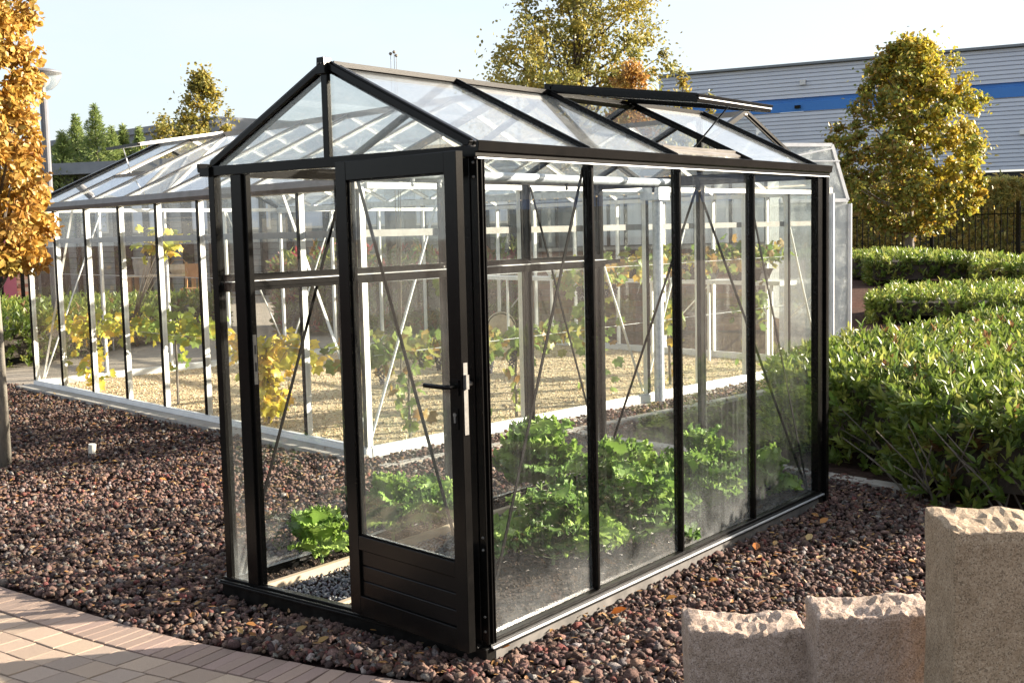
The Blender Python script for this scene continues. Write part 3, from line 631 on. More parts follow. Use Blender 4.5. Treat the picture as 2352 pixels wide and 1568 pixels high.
q = np.concatenate([scatter([(.03, .03), (.142, .03), (.142, D - .03), (.03, D - .03)], 5000), scatter([(.688, .03), (1.541, .03), (1.541, D - .03), (.688, D - .03)], 3000)]); n = len(q)
rocks('soil_crumbs', np.c_[q, RNG.uniform(.058, .072, n)], RNG.uniform(.003, .012, n), pick([(.045, .03, .022), (.03, .02, .015), (.075, .052, .036)], n, None, .3), 'pebble', OCT, .3, .8)

# ------------------------------------------------------------------ kale
def kale_leaf_mesh(seed):
    """blade with a curled, many-folded frill sewn along its whole margin"""
    r = np.random.default_rng(seed); nu, nv = 10, 7; V = []; F = []; ph = r.uniform(0, 6.28, 8)
    wid = lambda t: .30 * (math.sin(math.pi * min(1, (t * .92 + .08)) ** .85) ** .7 + .05) * (1 + .13 * math.sin(t * 15 + ph[0]))
    hgt = lambda t, q: .16 * math.sin(t * 2.4) - .60 * max(0, t - .45) ** 1.8 + .12 * abs(q) * (1 - t)
    for i in range(nu):
        t = i / (nu - 1)
        for j in range(nv):
            q = j / (nv - 1) * 2 - 1; V.append((t * .93, q * wid(t), hgt(t, q) + .025 * math.sin(q * 9 + t * 14 + ph[1])))
    F += [(i * nv + j, i * nv + j + 1, (i + 1) * nv + j + 1, (i + 1) * nv + j) for i in range(nu - 1) for j in range(nv - 1)]
    for sg in (-1, 1):
        base = len(V); K = 100; rows = 4
        for k in range(K):
            t = .03 + .97 * k / (K - 1); w = wid(t); x0, y0, z0 = t * .93, sg * w, hgt(t, 1)
            tip = max(0, (t - .75) / .25); ox, oy = .25 + .75 * tip, sg * (1 - .6 * tip)
            for q in range(rows):
                e = q / (rows - 1); fold = math.sin(k * 1.9 + ph[2] + .6 * math.sin(k * .37 + ph[3])); fold2 = math.sin(k * .55 + ph[4])
                j_ = r.normal(0, .020, 3) * e
                V.append((x0 + ox * e * .10 * (.8 + .4 * fold2) - .055 * e * e * math.cos(k * 1.9 + ph[5]) + j_[0], y0 + oy * e * .105 + j_[1] + sg * .03 * e * fold2, z0 + e * (.075 * fold + .06 * fold2 + .03) - .03 * e * e + j_[2]))
        F += [(base + k * rows + q, base + k * rows + q + 1, base + (k + 1) * rows + q + 1, base + (k + 1) * rows + q) for k in range(K - 1) for q in range(rows - 1)]
    return mesh_np('leaf', np.array(V), np.array(F), 'kale', smooth=True)
KL = [kale_leaf_mesh(s) for s in range(6)]
KC = [(.22, .355, .07), (.28, .41, .085), (.18, .295, .065), (.33, .46, .11), (.14, .24, .06)]
def kale(x, y, h, sp, n, label, seed):
    r = random.Random(seed); t = thing('kale_plant', label, 'kale', (x, y, .062), 'curly kale growing inside the black greenhouse')
    MB().tube([(0, 0, -.01), (.004, .002, h * .3), (0, 0, h * .62)], [.011, .010, .007], 7).build('stalk', 'stem', t, local=True)
    for i in range(n):
        f = i / max(1, n - 1); az = i * 2.4 + r.uniform(-.3, .3)
        zb = h * (.12 + .5 * f) ; el = math.radians(r.uniform(12, 30) + 50 * f ** 1.3)
        L_ = sp * r.uniform(.62, .86) * (1 - .28 * f) ; pl = L_ * r.uniform(.28, .45)
        d = Vector((math.cos(az) * math.cos(el), math.sin(az) * math.cos(el), math.sin(el)))
        b = Vector((0, 0, zb)); p = b + d * pl
        MB().tube([b, p, p + d * L_ * .25], [.0045, .0038, .002], 5, False).build('petiole', 'stem', t, local=True)
        o = bpy.data.objects.new('leaf', KL[r.randrange(6)]); COL.objects.link(o); o.parent = t; o.location = p
        o.rotation_euler = (d.to_track_quat('X', 'Z') @ Matrix.Rotation(r.uniform(-.5, .5), 4, 'X').to_quaternion()).to_euler(); o.scale = (L_, L_ * r.uniform(.95, 1.25), L_)
        c = KC[r.randrange(5)]; s = r.uniform(.85, 1.2); o.color = (c[0] * s, c[1] * s, c[2] * s, 1)
kale(.095, .50, .21, .24, 11, 'small young kale plant seen through the open doorway', 1)
kale(.10, 1.02, .30, .28, 18, 'bushy kale behind the door glass beside the timber edging', 2)
kale(.10, 1.32, .22, .25, 15, 'lower kale leaning against the bushy one behind the door glass', 3)
kale(.15, 2.30, .33, .40, 22, 'tall kale in the left bed near the back wall', 4)
kale(1.10, 1.12, .20, .37, 20, 'nearest large kale behind the first splashed side pane', 5)
kale(.98, 1.95, .34, .42, 26, 'tallest bright kale behind the second side pane', 6)
kale(1.22, 1.72, .22, .38, 21, 'wide kale close to the second side pane', 7)
kale(1.24, 2.35, .24, .36, 19, 'kale behind the very dusty third side pane', 8)
kale(1.02, 2.85, .32, .34, 18, 'kale at the back behind the dusty third pane', 9)
kale(1.33, 2.98, .26, .26, 14, 'small kale in the far right corner behind the last pane', 10)

# ------------------------------------------------------------------ silver double-span glasshouse
SC0 = np.array([-1.93, 2.88]); SA = unit(np.array([-6.7, 1.16])); SB = unit(np.array([.5, 5.3]))
UU, VV = 6.76, 7.20; SZ0, SZE, SZR = .09, 2.10, 2.93; NB = 8; DU, DV = UU / NB, VV / NB
def S(u, v, z): q = SC0 + SA * u + SB * v; return (float(q[0]), float(q[1]), float(z))
AV = Vector((SA[0], SA[1], 0)); BV = Vector((SB[0], SB[1], 0))
SH = thing('glasshouse', 'large silver double span glasshouse with vines and yellow gravel floor', 'glasshouse', S(UU / 2, VV / 2, 0))
def sbar(name, p, q, w, h, mat, up=(0, 0, 1), off=(0, 0)): return bar(name, S(*p), S(*q), w, h, mat, SH, up, off)
# floor
sheet('gravel_floor', [S(.03, .03, 0)[:2], S(UU - .03, .03, 0)[:2], S(UU - .03, VV - .03, 0)[:2], S(.03, VV - .03, 0)[:2]][::-1], .012, 'yellow')
pu = RNG.uniform(.05, UU - .05, 26000); pv = VV * RNG.random(26000) ** 1.25; pq = SC0 + SA * pu[:, None] + SB * pv[:, None]
pq = pq[seen(np.c_[pq, np.zeros(len(pq))], 0)]; n = len(pq)
rocks('yellow_pebbles', np.c_[pq, RNG.uniform(.010, .02, n)], RNG.uniform(.008, .017, n), pick([(.64, .51, .32), (.50, .38, .22), (.74, .61, .41), (.40, .30, .19)], n, None, .15), 'pebble', OCT, .2, .7)
# concrete footing and white sills
for (p, q, w) in (((-.05, -.12, .035), (UU + .10, -.12, .035), .18), ((-.06, .06, 0), (-.06, VV + .05, 0), .10), ((UU + .05, .06, 0), (UU + .05, VV, 0), .12), ((0, VV + .05, 0), (UU, VV + .05, 0), .12)):
    sbar('footing', (p[0], p[1], p[2] -.03), (q[0], q[1], p[2] -.03), w, .07, 'concrete')
for (p, q, nrm) in (((-.02, 0), (UU + .02, 0), 0), ((0, .03), (0, VV - .03), 1), ((UU, .03), (UU, VV - .03), 1), ((-.02, VV), (UU + .02, VV), 0)):
    m = MB(); m.beam(S(p[0], p[1], .042), S(q[0], q[1], .042), .055, .072); m.beam(S(p[0], p[1], .085), S(q[0], q[1], .085), .036, .012); m.build('sill', 'white', SH, bevel=.003)
# wall bars: dark weather profile outside, bright profile inside
def wall_bar(u, v, nu, nv):
    o = Vector((SA[0] * nu + SB[0] * nv, SA[1] * nu + SB[1] * nv, 0))
    a, b = Vector(S(u, v, .093)), Vector(S(u, v, SZE - .02))
    wb = bar('wall_post', a - o * .018, b - o * .018, .026, .052, 'white', SH, up=o)
    bar('glazing_bar', a + o * .016, b + o * .016, .026, .016, 'dark', wb, up=o)
for k in range(NB + 1):
    wall_bar(k * DU, 0, 0, -1); wall_bar(k * DU, VV, 0, 1)
    if 0 < k < NB: wall_bar(0, k * DV, -1, 0); wall_bar(UU, k * DV, 1, 0)
# wall panes, one per bay
def span(k, n): return (.0 if k == 0 else 0) + .0, 1.0
for k in range(NB):
    u0, u1 = k * DU + .016, (k + 1) * DU - .016; v0, v1 = k * DV + .016, (k + 1) * DV - .016
    for (a, b, nrm) in ((S(u0, 0, 0), S(u1, 0, 0), BV), (S(u0, VV, 0), S(u1, VV, 0), BV), (S(0, v0, 0), S(0, v1, 0), AV), (S(UU, v0, 0), S(UU, v1, 0), AV)):
        slab([(a[0], a[1], .093), (b[0], b[1], .093), (b[0], b[1], SZE - .02), (a[0], a[1], SZE - .02)], .004, nrm).build('pane', 'glass_silver', SH)
# mid rails inside
for (p, q) in (((.04, .05), (UU - .04, .05)), ((.05, .06), (.05, VV - .06)), ((UU - .05, .06), (UU - .05, VV - .06)), ((.04, VV - .05), (UU - .04, VV - .05))):
    sbar('mid_rail', (*p, 1.73), (*q, 1.73), .014, .055, 'gutter')
# eaves: plate inside (bright) and gutter outside
sbar('eaves_plate', (0, .02, SZE - .01), (UU, .02, SZE - .01), .07, .05, 'white'); sbar('eaves_plate', (0, VV - .02, SZE - .01), (UU, VV - .02, SZE - .01), .07, .05, 'white')
sbar('gable_plate', (0, .06, SZE - .008), (0, VV - .06, SZE - .008), .06, .045, 'white'); sbar('gable_plate', (UU, .06, SZE - .008), (UU, VV - .06, SZE - .008), .06, .045, 'white')
m = MB(); pr = [(-.085, -.035), (-.02, -.035), (-.02, .05), (-.085, .055), (-.10, .0)]
def along_u(pr, v0, u0=-.03, u1=UU + .03):
    mm = MB(); kk = len(pr); mm.add([S(u0, v0 + p[0], SZE + p[1]) for p in pr] + [S(u1, v0 + p[0], SZE + p[1]) for p in pr], [tuple(range(kk)), tuple(range(kk, 2 * kk))[::-1]] + [(i, i + kk, (i + 1) % kk + kk, (i + 1) % kk) for i in range(kk)]); return mm
along_u(pr, 0).build('gutter', 'gutter', SH); along_u([(-p[0], p[1]) for p in pr][::-1], VV).build('gutter', 'gutter', SH)
along_u([(-.06, -.05), (.06, -.05), (.06, .02), (-.06, .02)], VV / 2, .04, UU - .04).build('valley_gutter', 'galv', SH)
# roofs
for sp_ in (0, 1):
    v0 = sp_ * VV / 2; vr = v0 + VV / 4; v1 = v0 + VV / 2
    sbar('ridge_beam', (-.02, vr, SZR), (UU + .02, vr, SZR), .05, .05, 'gutter')
    for k in range(NB + 1):
        for (va, vb, off) in ((v0 + .02, vr, 1), (v1 - .02, vr, -1)):
            a, b = Vector(S(k * DU, va, SZE + .03)), Vector(S(k * DU, vb, SZR)); up = Vector((0, 0, 1))
            rb = bar('rafter', a, b, .019, .024, 'dark' if k in (0, NB) else 'white', SH, off=(0, -.012)); bar('roof_bar', a, b, .026, .012, 'dark' if k in (0, NB) else 'gutter', rb, off=(0, .012))
    vent_bays = {0: (6,), 1: (7,)}[sp_]
    for k in range(NB):
        u0, u1 = k * DU + .015, (k + 1) * DU - .015
        for near_, (va, vb) in enumerate(((v0 + .03, vr - .02), (v1 - .03, vr + .02))):
            za, zb = SZE + .034, SZR - .008
            if near_ == 0 and k in vent_bays:           # glass below an open roof vent
                vm = va + (vb - va) * .42; zm = za + (zb - za) * .42
                slab([S(u0, va, za), S(u1, va, za), S(u1, vm, zm), S(u0, vm, zm)], .004, (0, -.42, .9)).build('roof_pane', 'glass_silver', SH)
                sbar('vent_sill', (u0, vm, zm + .005), (u1, vm, zm + .005), .04, .02, 'gutter')
                L_ = math.hypot(vb - vm, zb - zm); dv, dz = (va - vb), .02; 
                lv = vb - L_ * math.cos(math.radians(9)); lz = zb + .03 - L_ * math.sin(math.radians(9))
                vt = sbar('roof_vent', (u0, lv, lz), (u1, lv, lz), .04, .03, 'dark')
                for uu in (u0 + .014, u1 - .014): bar('vent_side', S(uu, vb, zb + .03), S(uu, lv, lz), .028, .032, 'white', vt)
                slab([S(u0 + .03, vb, zb + .035), S(u1 - .03, vb, zb + .035), S(u1 - .03, lv + .01, lz + .005), S(u0 + .03, lv + .01, lz + .005)], .004, (0, 0, 1)).build('pane', 'glass_roof', vt)
                bar('vent_stay', S((u0 + u1) / 2, lv, lz), S((u0 + u1) / 2, vm, zm + .02), .01, .01, 'alu', vt)
            else:
                slab([S(u0, va, za), S(u1, va, za), S(u1, vb, zb), S(u0, vb, zb)], .004, (0, -.42 if near_ == 0 else .42, .9)).build('roof_pane', 'glass_silver' if k < 6 else 'glass_roof', SH)
    for ug in (0, UU):                                  # gables
        for sgn in (-1, 1):
            slab([S(ug, vr + sgn * .02, SZE + .02), S(ug, vr + sgn * (VV / 4 - .04), SZE + .02), S(ug, vr + sgn * (VV / 4 - .04), SZE + .04), S(ug, vr + sgn * .02, SZR - .03)], .004, AV).build('gable_pane', 'glass_silver', SH)
            bar('verge_bar', S(ug, vr + sgn * (VV / 4 - .02), SZE + .05), S(ug, vr, SZR + .02), .05, .03, 'dark', SH)
        bar('gable_post', S(ug, vr, SZE + .02), S(ug, vr, SZR - .03), .03, .03, 'white', SH)
    for k in range(0, NB, 2):                           # tie bars and braces under the roof
        sbar('purlin', (k * DU, v0 + VV / 8, (SZE + SZR) / 2 - .03), ((k + 2) * DU, v0 + VV / 8, (SZE + SZR) / 2 - .03), .025, .025, 'white')
        sbar('purlin', (k * DU, v0 + 3 * VV / 8, (SZE + SZR) / 2 - .03), ((k + 2) * DU, v0 + 3 * VV / 8, (SZE + SZR) / 2 - .03), .025, .025, 'white')
# wall braces
def sbr(p, q): sbar('brace', p, q, .022, .010, 'white')
sbr((DU * 7, .07, 2.04), (DU * 8, .07, .12)) if False else None
sbr((DU * 6.6, .07, 2.06), (UU - .06, .07, .11)); sbr((DU * 1.4, .07, 2.06), (.06, .07, .11))
sbr((.07, DV * 1.0, 2.06), (.07, .08, .11)); sbr((.07, DV * 3.0, 2.06), (.07, DV * 4, .11)); sbr((.07, DV * 5.0, 2.06), (.07, DV * 4.05, .11)); sbr((.07, DV * 7, 2.06), (.07, VV - .08, .11))
sbr((UU - .07, DV * 1, 2.06), (UU - .07, .08, .11)); sbr((UU - .07, DV * 3, 2.06), (UU - .07, DV * 4, .11)); sbr((UU - .07, DV * 5, 2.06), (UU - .07, DV * 4.05, .11))
for k in range(0, 8, 2): sbr((k * DU, VV - .07, 1.0), ((k + .6) * DU, VV - .07, .55))
# corner downpipes
for uu, vv in ((-.055, VV + .03),):
    m = MB(); m.tube([S(uu, vv, 0), S(uu, vv, SZE - .02)], .030, 10); m.build('downpipe', 'alu', SH)
# valley post with galvanised box head
m = MB(); m.tube([S(-.11, VV / 2 + .05, 0), S(-.11, VV / 2 + .05, 1.98)], .05, 16); m.build('valley_downpipe', 'galv', SH, smooth=False)
a = S(-.09, VV / 2 + .05, 2.0); MB().box(a[0] - .11, a[0] + .10, a[1] - .11, a[1] + .10, 1.985, 2.115).build('hopper_head', 'galv', SH, bevel=.004)
m = MB(); m.beam(S(-.01, VV / 2 - .05, .09), S(-.01, VV / 2 - .05, 2.05), .05, .05); m.build('valley_post', 'white', SH)

# shelf along the far wall, with trays
SHF = thing('staging_shelf', 'white staging shelf along the far glasshouse wall', 'shelf', S(3, VV - .35, 0))
m = MB(); m.beam(S(.35, VV - .32, 1.02), S(6.3, VV - .32, 1.02), .34, .05); m.build('shelf_board', 'white', SHF)
for k in range(7): m = MB(); m.beam(S(.5 + k * .95, VV - .47, .02), S(.5 + k * .95, VV - .47, .994), .03, .03, (1, 0, 0)); m.build('leg', 'white', SHF)
def tray(u, lab, mat, w=.42, h=.13, flare=.05):
    t = thing('plant_tray', lab, 'tray', S(u, VV - .34, 1.046), 'trays on the staging shelf'); m = MB()
    p = []
    for z, e in ((0, 0), (h, flare)):
        for i, j in ((-1, -1), (1, -1), (1, 1), (-1, 1)):
            c = Vector(S(u, VV - .34, 1.046 + z)); p.append(c + AV * i * (w / 2 + e) + BV * j * (.1 + e * .6))
    m.hexa(p); m.build('tray_body', mat, t); m = MB()
    for i, j in ((0, 1), (1, 2), (2, 3), (3, 0)): m.beam(p[4 + i], p[4 + j], .02, .014, off=(0, .008))
    m.build('rim', mat, t); MB().beam(p[4] * .5 + p[7] * .5 + Vector((0, 0, .012)), p[5] * .5 + p[6] * .5 + Vector((0, 0, .012)), .15, .01).build('compost', 'soil', t)
tray(.9, 'right hand black tray on the far staging shelf', 'dark'); tray(1.75, 'second black tray from the right on the far staging shelf', 'dark', .5); tray(2.7, 'third black tray from the right on the far staging shelf', 'dark', .44, .15)
tray(4.2, 'white trough on the far staging shelf behind the vine', 'white', .34, .10)

# ------------------------------------------------------------------ vines
def vine_leaf():
    ang = [0, 28, 45, 75, 95, 130, 160, 180]; rad = [1.0, .66, .92, .62, .80, .55, .42, .12]; V = [(0.12, 0, 0)]; 
    pts = [(a, r) for a, r in zip(ang, rad)] + [(360 - a, r) for a, r in list(zip(ang, rad))[1:-1]][::-1]
    for a, r in pts: t = math.radians(a); V.append((.45 + .55 * r * math.cos(t), .55 * r * math.sin(t), -.16 * r * r + .06 * math.sin(a / 20)))
    V[0] = (.42, 0, .05); k = len(pts); return mesh_np('leaf', np.array(V), np.array([(0, 1 + i, 1 + (i + 1) % k) for i in range(k)]), 'leaf_o')
VLM = vine_leaf()
YL_ = [(.62, .50, .06), (.68, .46, .08), (.52, .48, .07), (.40, .45, .07)]; GL_ = [(.24, .33, .08), (.31, .37, .10), (.17, .25, .06), (.38, .36, .10), (.40, .25, .08)]
def vine(u, v, along_u_, zc, arm, n, cols, label, grapes=0, extra=None, low=.25, group='grapevines inside the silver glasshouse'):
    n = min(285, int(n * 2.4)); t = thing('grapevine', label, 'grapevine', S(u, v, .012), group); r = RNG
    m = MB(); top = Vector(S(u + .02, v, zc)); m.tube([S(u, v, .0), S(u + .03, v + .02, zc * .4), S(u - .01, v, zc * .75), top], [.016, .013, .011, .009], 6)
    d = AV if along_u_ else BV
    for sg in (-1, 1): m.tube([top, top + d * sg * arm * .4 + Vector((0, 0, .03)), top + d * sg * arm * .8 + Vector((0, 0, -.02)), top + d * sg * arm + Vector((0, 0, .04))], [.008, .006, .005, .003], 5)
    trunk_mesh = m
    s = r.uniform(-1, 1, n) * arm; pos = np.array(top)[None] + np.array(d)[None] * s[:, None] + r.normal(0, .06, (n, 3)) * [1, 1, 1.1]
    k = r.random(n) < low; nk = k.sum()          # leaves hanging round the trunk
    if nk: pos[k] = np.array(S(u, v, 0))[None] + r.normal(0, .09, (nk, 3)) * [1, 1, 0] + np.c_[np.zeros((nk, 2)), r.uniform(.1, zc, nk)]
    if extra is not None:
        k2 = r.random(n) < .25; ne = k2.sum(); pos[k2] = np.array(S(*extra))[None] + r.normal(0, .09, (ne, 3))
    for i in range(0, n, 5):
        p1 = Vector(pos[i]); f_ = (p1 - top).dot(d); f_ = max(-arm, min(arm, f_)); p0 = top + d * f_ if p1.z > zc - .3 else Vector(S(u, v, max(.1, p1.z - .05)))
        trunk_mesh.tube([p0, p0.lerp(p1, .5) + Vector((0, 0, .03)), p1], [.0045, .0035, .002], 4, False)
    trunk_mesh.build('trunk', 'bark', t)
    ax = unit(r.normal(size=(n, 3)) * [1, 1, .4] + [0, 0, -.7]); up = unit(r.normal(size=(n, 3)) + [0, -.9, .5]); n_ = n; L_ = r.uniform(.10, .165, n)
    single_leaves(pos, ax, up, L_, L_ * r.uniform(.9, 1.05, n), pick(cols, n), 'leaf_o', t, VLM)
    for g in range(grapes):
        c = top + d * random.uniform(-.7, .7) * arm + Vector((random.uniform(-.04, .04), random.uniform(-.04, .04), random.uniform(-.16, -.06))); m = MB(); bv, bf = ICO0
        for i in range(26):
            f = i / 26; rr = .036 * (1 - f * .75); a = i * 2.4; p = c + Vector((math.cos(a) * rr, math.sin(a) * rr, -.15 * f)); m.add([p + Vector(q_) * .0115 for q_ in bv], [tuple(x) for x in bf])
        m.build('grape_bunch', 'grape', t, smooth=True)
vine(5.75, .28, True, .80, 1.1, 110, YL_, 'yellow vine climbing behind the left glasshouse wall', 0, (3.9, .3, 1.72), .34)
vine(2.00, .34, True, .74, .80, 120, YL_[:3], 'bright yellow vine seen through the open greenhouse doorway', 0, None, .55)
vine(3.9, .40, True, .86, .8, 70, YL_[2:] + GL_[:2], 'green and yellow vine arm left of the black greenhouse', 0, None, .1)
vine(.38, .75, False, .80, .7, 100, GL_, 'green vine with dark grapes behind the door glass', 4, None, .12)
vine(.42, 2.1, False, .74, .8, 120, GL_, 'green vine with hanging grape bunches behind the first side pane', 7, (.5, 1.5, 1.35), .10)
vine(.45, 3.3, False, 1.30, .5, 95, GL_, 'tall vine beside the galvanised downpipe with grapes', 4, (.5, 3.2, .8), .35)
vine(.55, 4.7, False, 1.38, .9, 90, GL_ + YL_[1:3], 'vine trained high behind the dusty third side pane', 2, (.5, 4.6, .75), .10)
vine(.60, 6.4, False, 1.40, .8, 100, GL_, 'farthest vine at the right end of the silver glasshouse', 1, (.5, 6.3, .8), .10)
# training wires
TW = thing('training_wires', 'thin training wires stretched for the vines along both walls', 'wires', S(.3, .3, 0))
for z in (.75, 1.34):
    MB().tube([S(.30, .32, z), S(.40, VV - .2, z)], .003, 4).build('wire', 'alu', TW); MB().tube([S(.32, .30, z), S(UU - .2, .30, z)], .003, 4).build('wire', 'alu', TW)

# ------------------------------------------------------------------ third house beyond: cloudy gable
CG = thing('polytunnel_house', 'white cloudy glazed house end with grey frame behind the silver glasshouse', 'glasshouse', (-2.9, 13.0, 0))
def at(px, py, dist):   # a world point at a horizontal distance along a sight line, used to measure far things
    v = CF + CR * (px - 1176) / 2718.44 + CU * (784 - py) / 2718.44; return Vector(CAM + v / np.linalg.norm(v[:2]) * dist)
rr = Vector((CR[0], CR[1], 0)).normalized(); ff = Vector((CF[0], CF[1], 0)).normalized()
A0, A1 = at(1790, 700, 17.0), at(1944, 700, 17.6); A0.z = A1.z = 0
up1 = lambda p, z: Vector((p.x, p.y, z))
gz = at(1944, 460, 17.6).z; rz_ = at(1908, 335, 17.6).z; pk = A1.lerp(A0, .24)
slab([up1(A0, 0), up1(A1, 0), up1(A1, gz), up1(pk, rz_), up1(A0, rz_)], .02, ff).build('end_panel', 'poly', CG)
for a_, b_ in ((up1(A1, gz), up1(pk, rz_)), (up1(pk, rz_), up1(A0, rz_)), (up1(A0, gz), up1(A1, gz)), (up1(A1, 0), up1(A1, gz))): bar('frame_bar', a_ - ff * .03, b_ - ff * .03, .05, .05, 'alu', CG)
bar('frame_bar', up1(A0, gz + .55) - ff * .05, up1(A1.lerp(A0, .12), gz + .55) - ff * .05, .02, .02, 'alu', CG); bar('frame_bar', up1(A0.lerp(A1, .1), gz + .6) - ff * .05, up1(pk, rz_ - .05) - ff * .05, .02, .02, 'alu', CG)
m = MB(); q_ = A1 + rr * .04; m.tube([up1(q_, 0), up1(q_, gz - .05)], .035, 10); m.build('downpipe', 'alu', CG)
Bk = A0 + ff * 6; Bk1 = A1 + ff * 6; slab([up1(A1, 0.05), up1(Bk1, 0.05), up1(Bk1, gz), up1(A1, gz)], .02, rr).build('side_panel', 'poly', CG); slab([up1(A1, gz), up1(Bk1, gz), up1(pk + ff * 6, rz_), up1(pk, rz_)], .02, (0, 0, 1)).build('roof_panel', 'poly', CG)

# ------------------------------------------------------------------ granite stones at lower right
def stone(X0, X1, d0, th, zl, zr, label, seed, peak=0.0, mat='granite'):
    r = np.random.default_rng(seed); nx, ny, nz = 25, 8, 23
    c = CAM + np.array(rr) * (X0 + X1) / 2 + np.array(ff) * (d0 + th / 2); 
    o = thing('granite_stone', label, 'stone', (c[0], c[1], 0), 'upright granite stones in a row')
    w = X1 - X0; V = {}; m = MB(); idx = {}
    low = r.normal(0, 1, (nx, ny)); 
    for i in range(nx):
        for j in range(ny):
            for k in range(nz):
                if not (i in (0, nx - 1) or j in (0, ny - 1) or k in (0, nz - 1)): continue
                x = (i / (nx - 1) - .5) * w; y = (j / (ny - 1) - .5) * th; t = i / (nx - 1)
                top = zl + (zr - zl) * t + peak * math.sin(math.pi * t) + .006 * math.sin(t * 8 + seed) + .004 * math.sin(j * 2.1 + t * 5) + .0022 * low[i, j] + .0022 * math.sin(x * 41 + y * 37 + seed) + .0015 * math.sin(x * 67 - y * 51) + .02 * (j / (ny - 1) - .4)
                z = -.06 + (top + .06) * k / (nz - 1)
                e = (k == nz - 1)
                if i in (0, nx - 1): x += .0035 * math.sin(z * 9 + seed + i) + .0015 * r.normal()
                if j in (0, ny - 1): y += .002 * math.sin(z * 13 + x * 9 + seed) + .001 * r.normal()
                if e and (i in (0, nx - 1) or j in (0, ny - 1)): z -= .004 + .003 * abs(r.normal()); x *= .990; y *= .96
                p = Vector((c[0], c[1], 0)) + rr * x + ff * y; p.z = z; idx[i, j, k] = len(m.v); m.v.append(tuple(p))
    def quad(a, b, c_, d): m.f.append((idx[a], idx[b], idx[c_], idx[d]))
    for i in range(nx - 1):
        for k in range(nz - 1):
            quad((i, 0, k), (i + 1, 0, k), (i + 1, 0, k + 1), (i, 0, k + 1)); quad((i, ny - 1, k + 1), (i + 1, ny - 1, k + 1), (i + 1, ny - 1, k), (i, ny - 1, k))
        for j in range(ny - 1): quad((i, j, nz - 1), (i + 1, j, nz - 1), (i + 1, j + 1, nz - 1), (i, j + 1, nz - 1))
    for j in range(ny - 1):
        for k in range(nz - 1):
            quad((0, j, k + 1), (0, j + 1, k + 1), (0, j + 1, k), (0, j, k)); quad((nx - 1, j, k), (nx - 1, j + 1, k), (nx - 1, j + 1, k + 1), (nx - 1, j, k + 1))
    b = m.build('stone_block', mat, o, smooth=False, bevel=.003); return o
stone(.569, .965, 3.84, .17, .388, .376, 'lowest granite stone with rough lit top, left of the row', 1)
stone(.962, 1.353, 3.70, .17, .470, .478, 'middle granite stone with flat lit top', 2)
stone(1.266, 1.67, 3.36, .24, .835, .79, 'tallest greenish granite stone at the right edge', 3, .015, 'granite_olive')

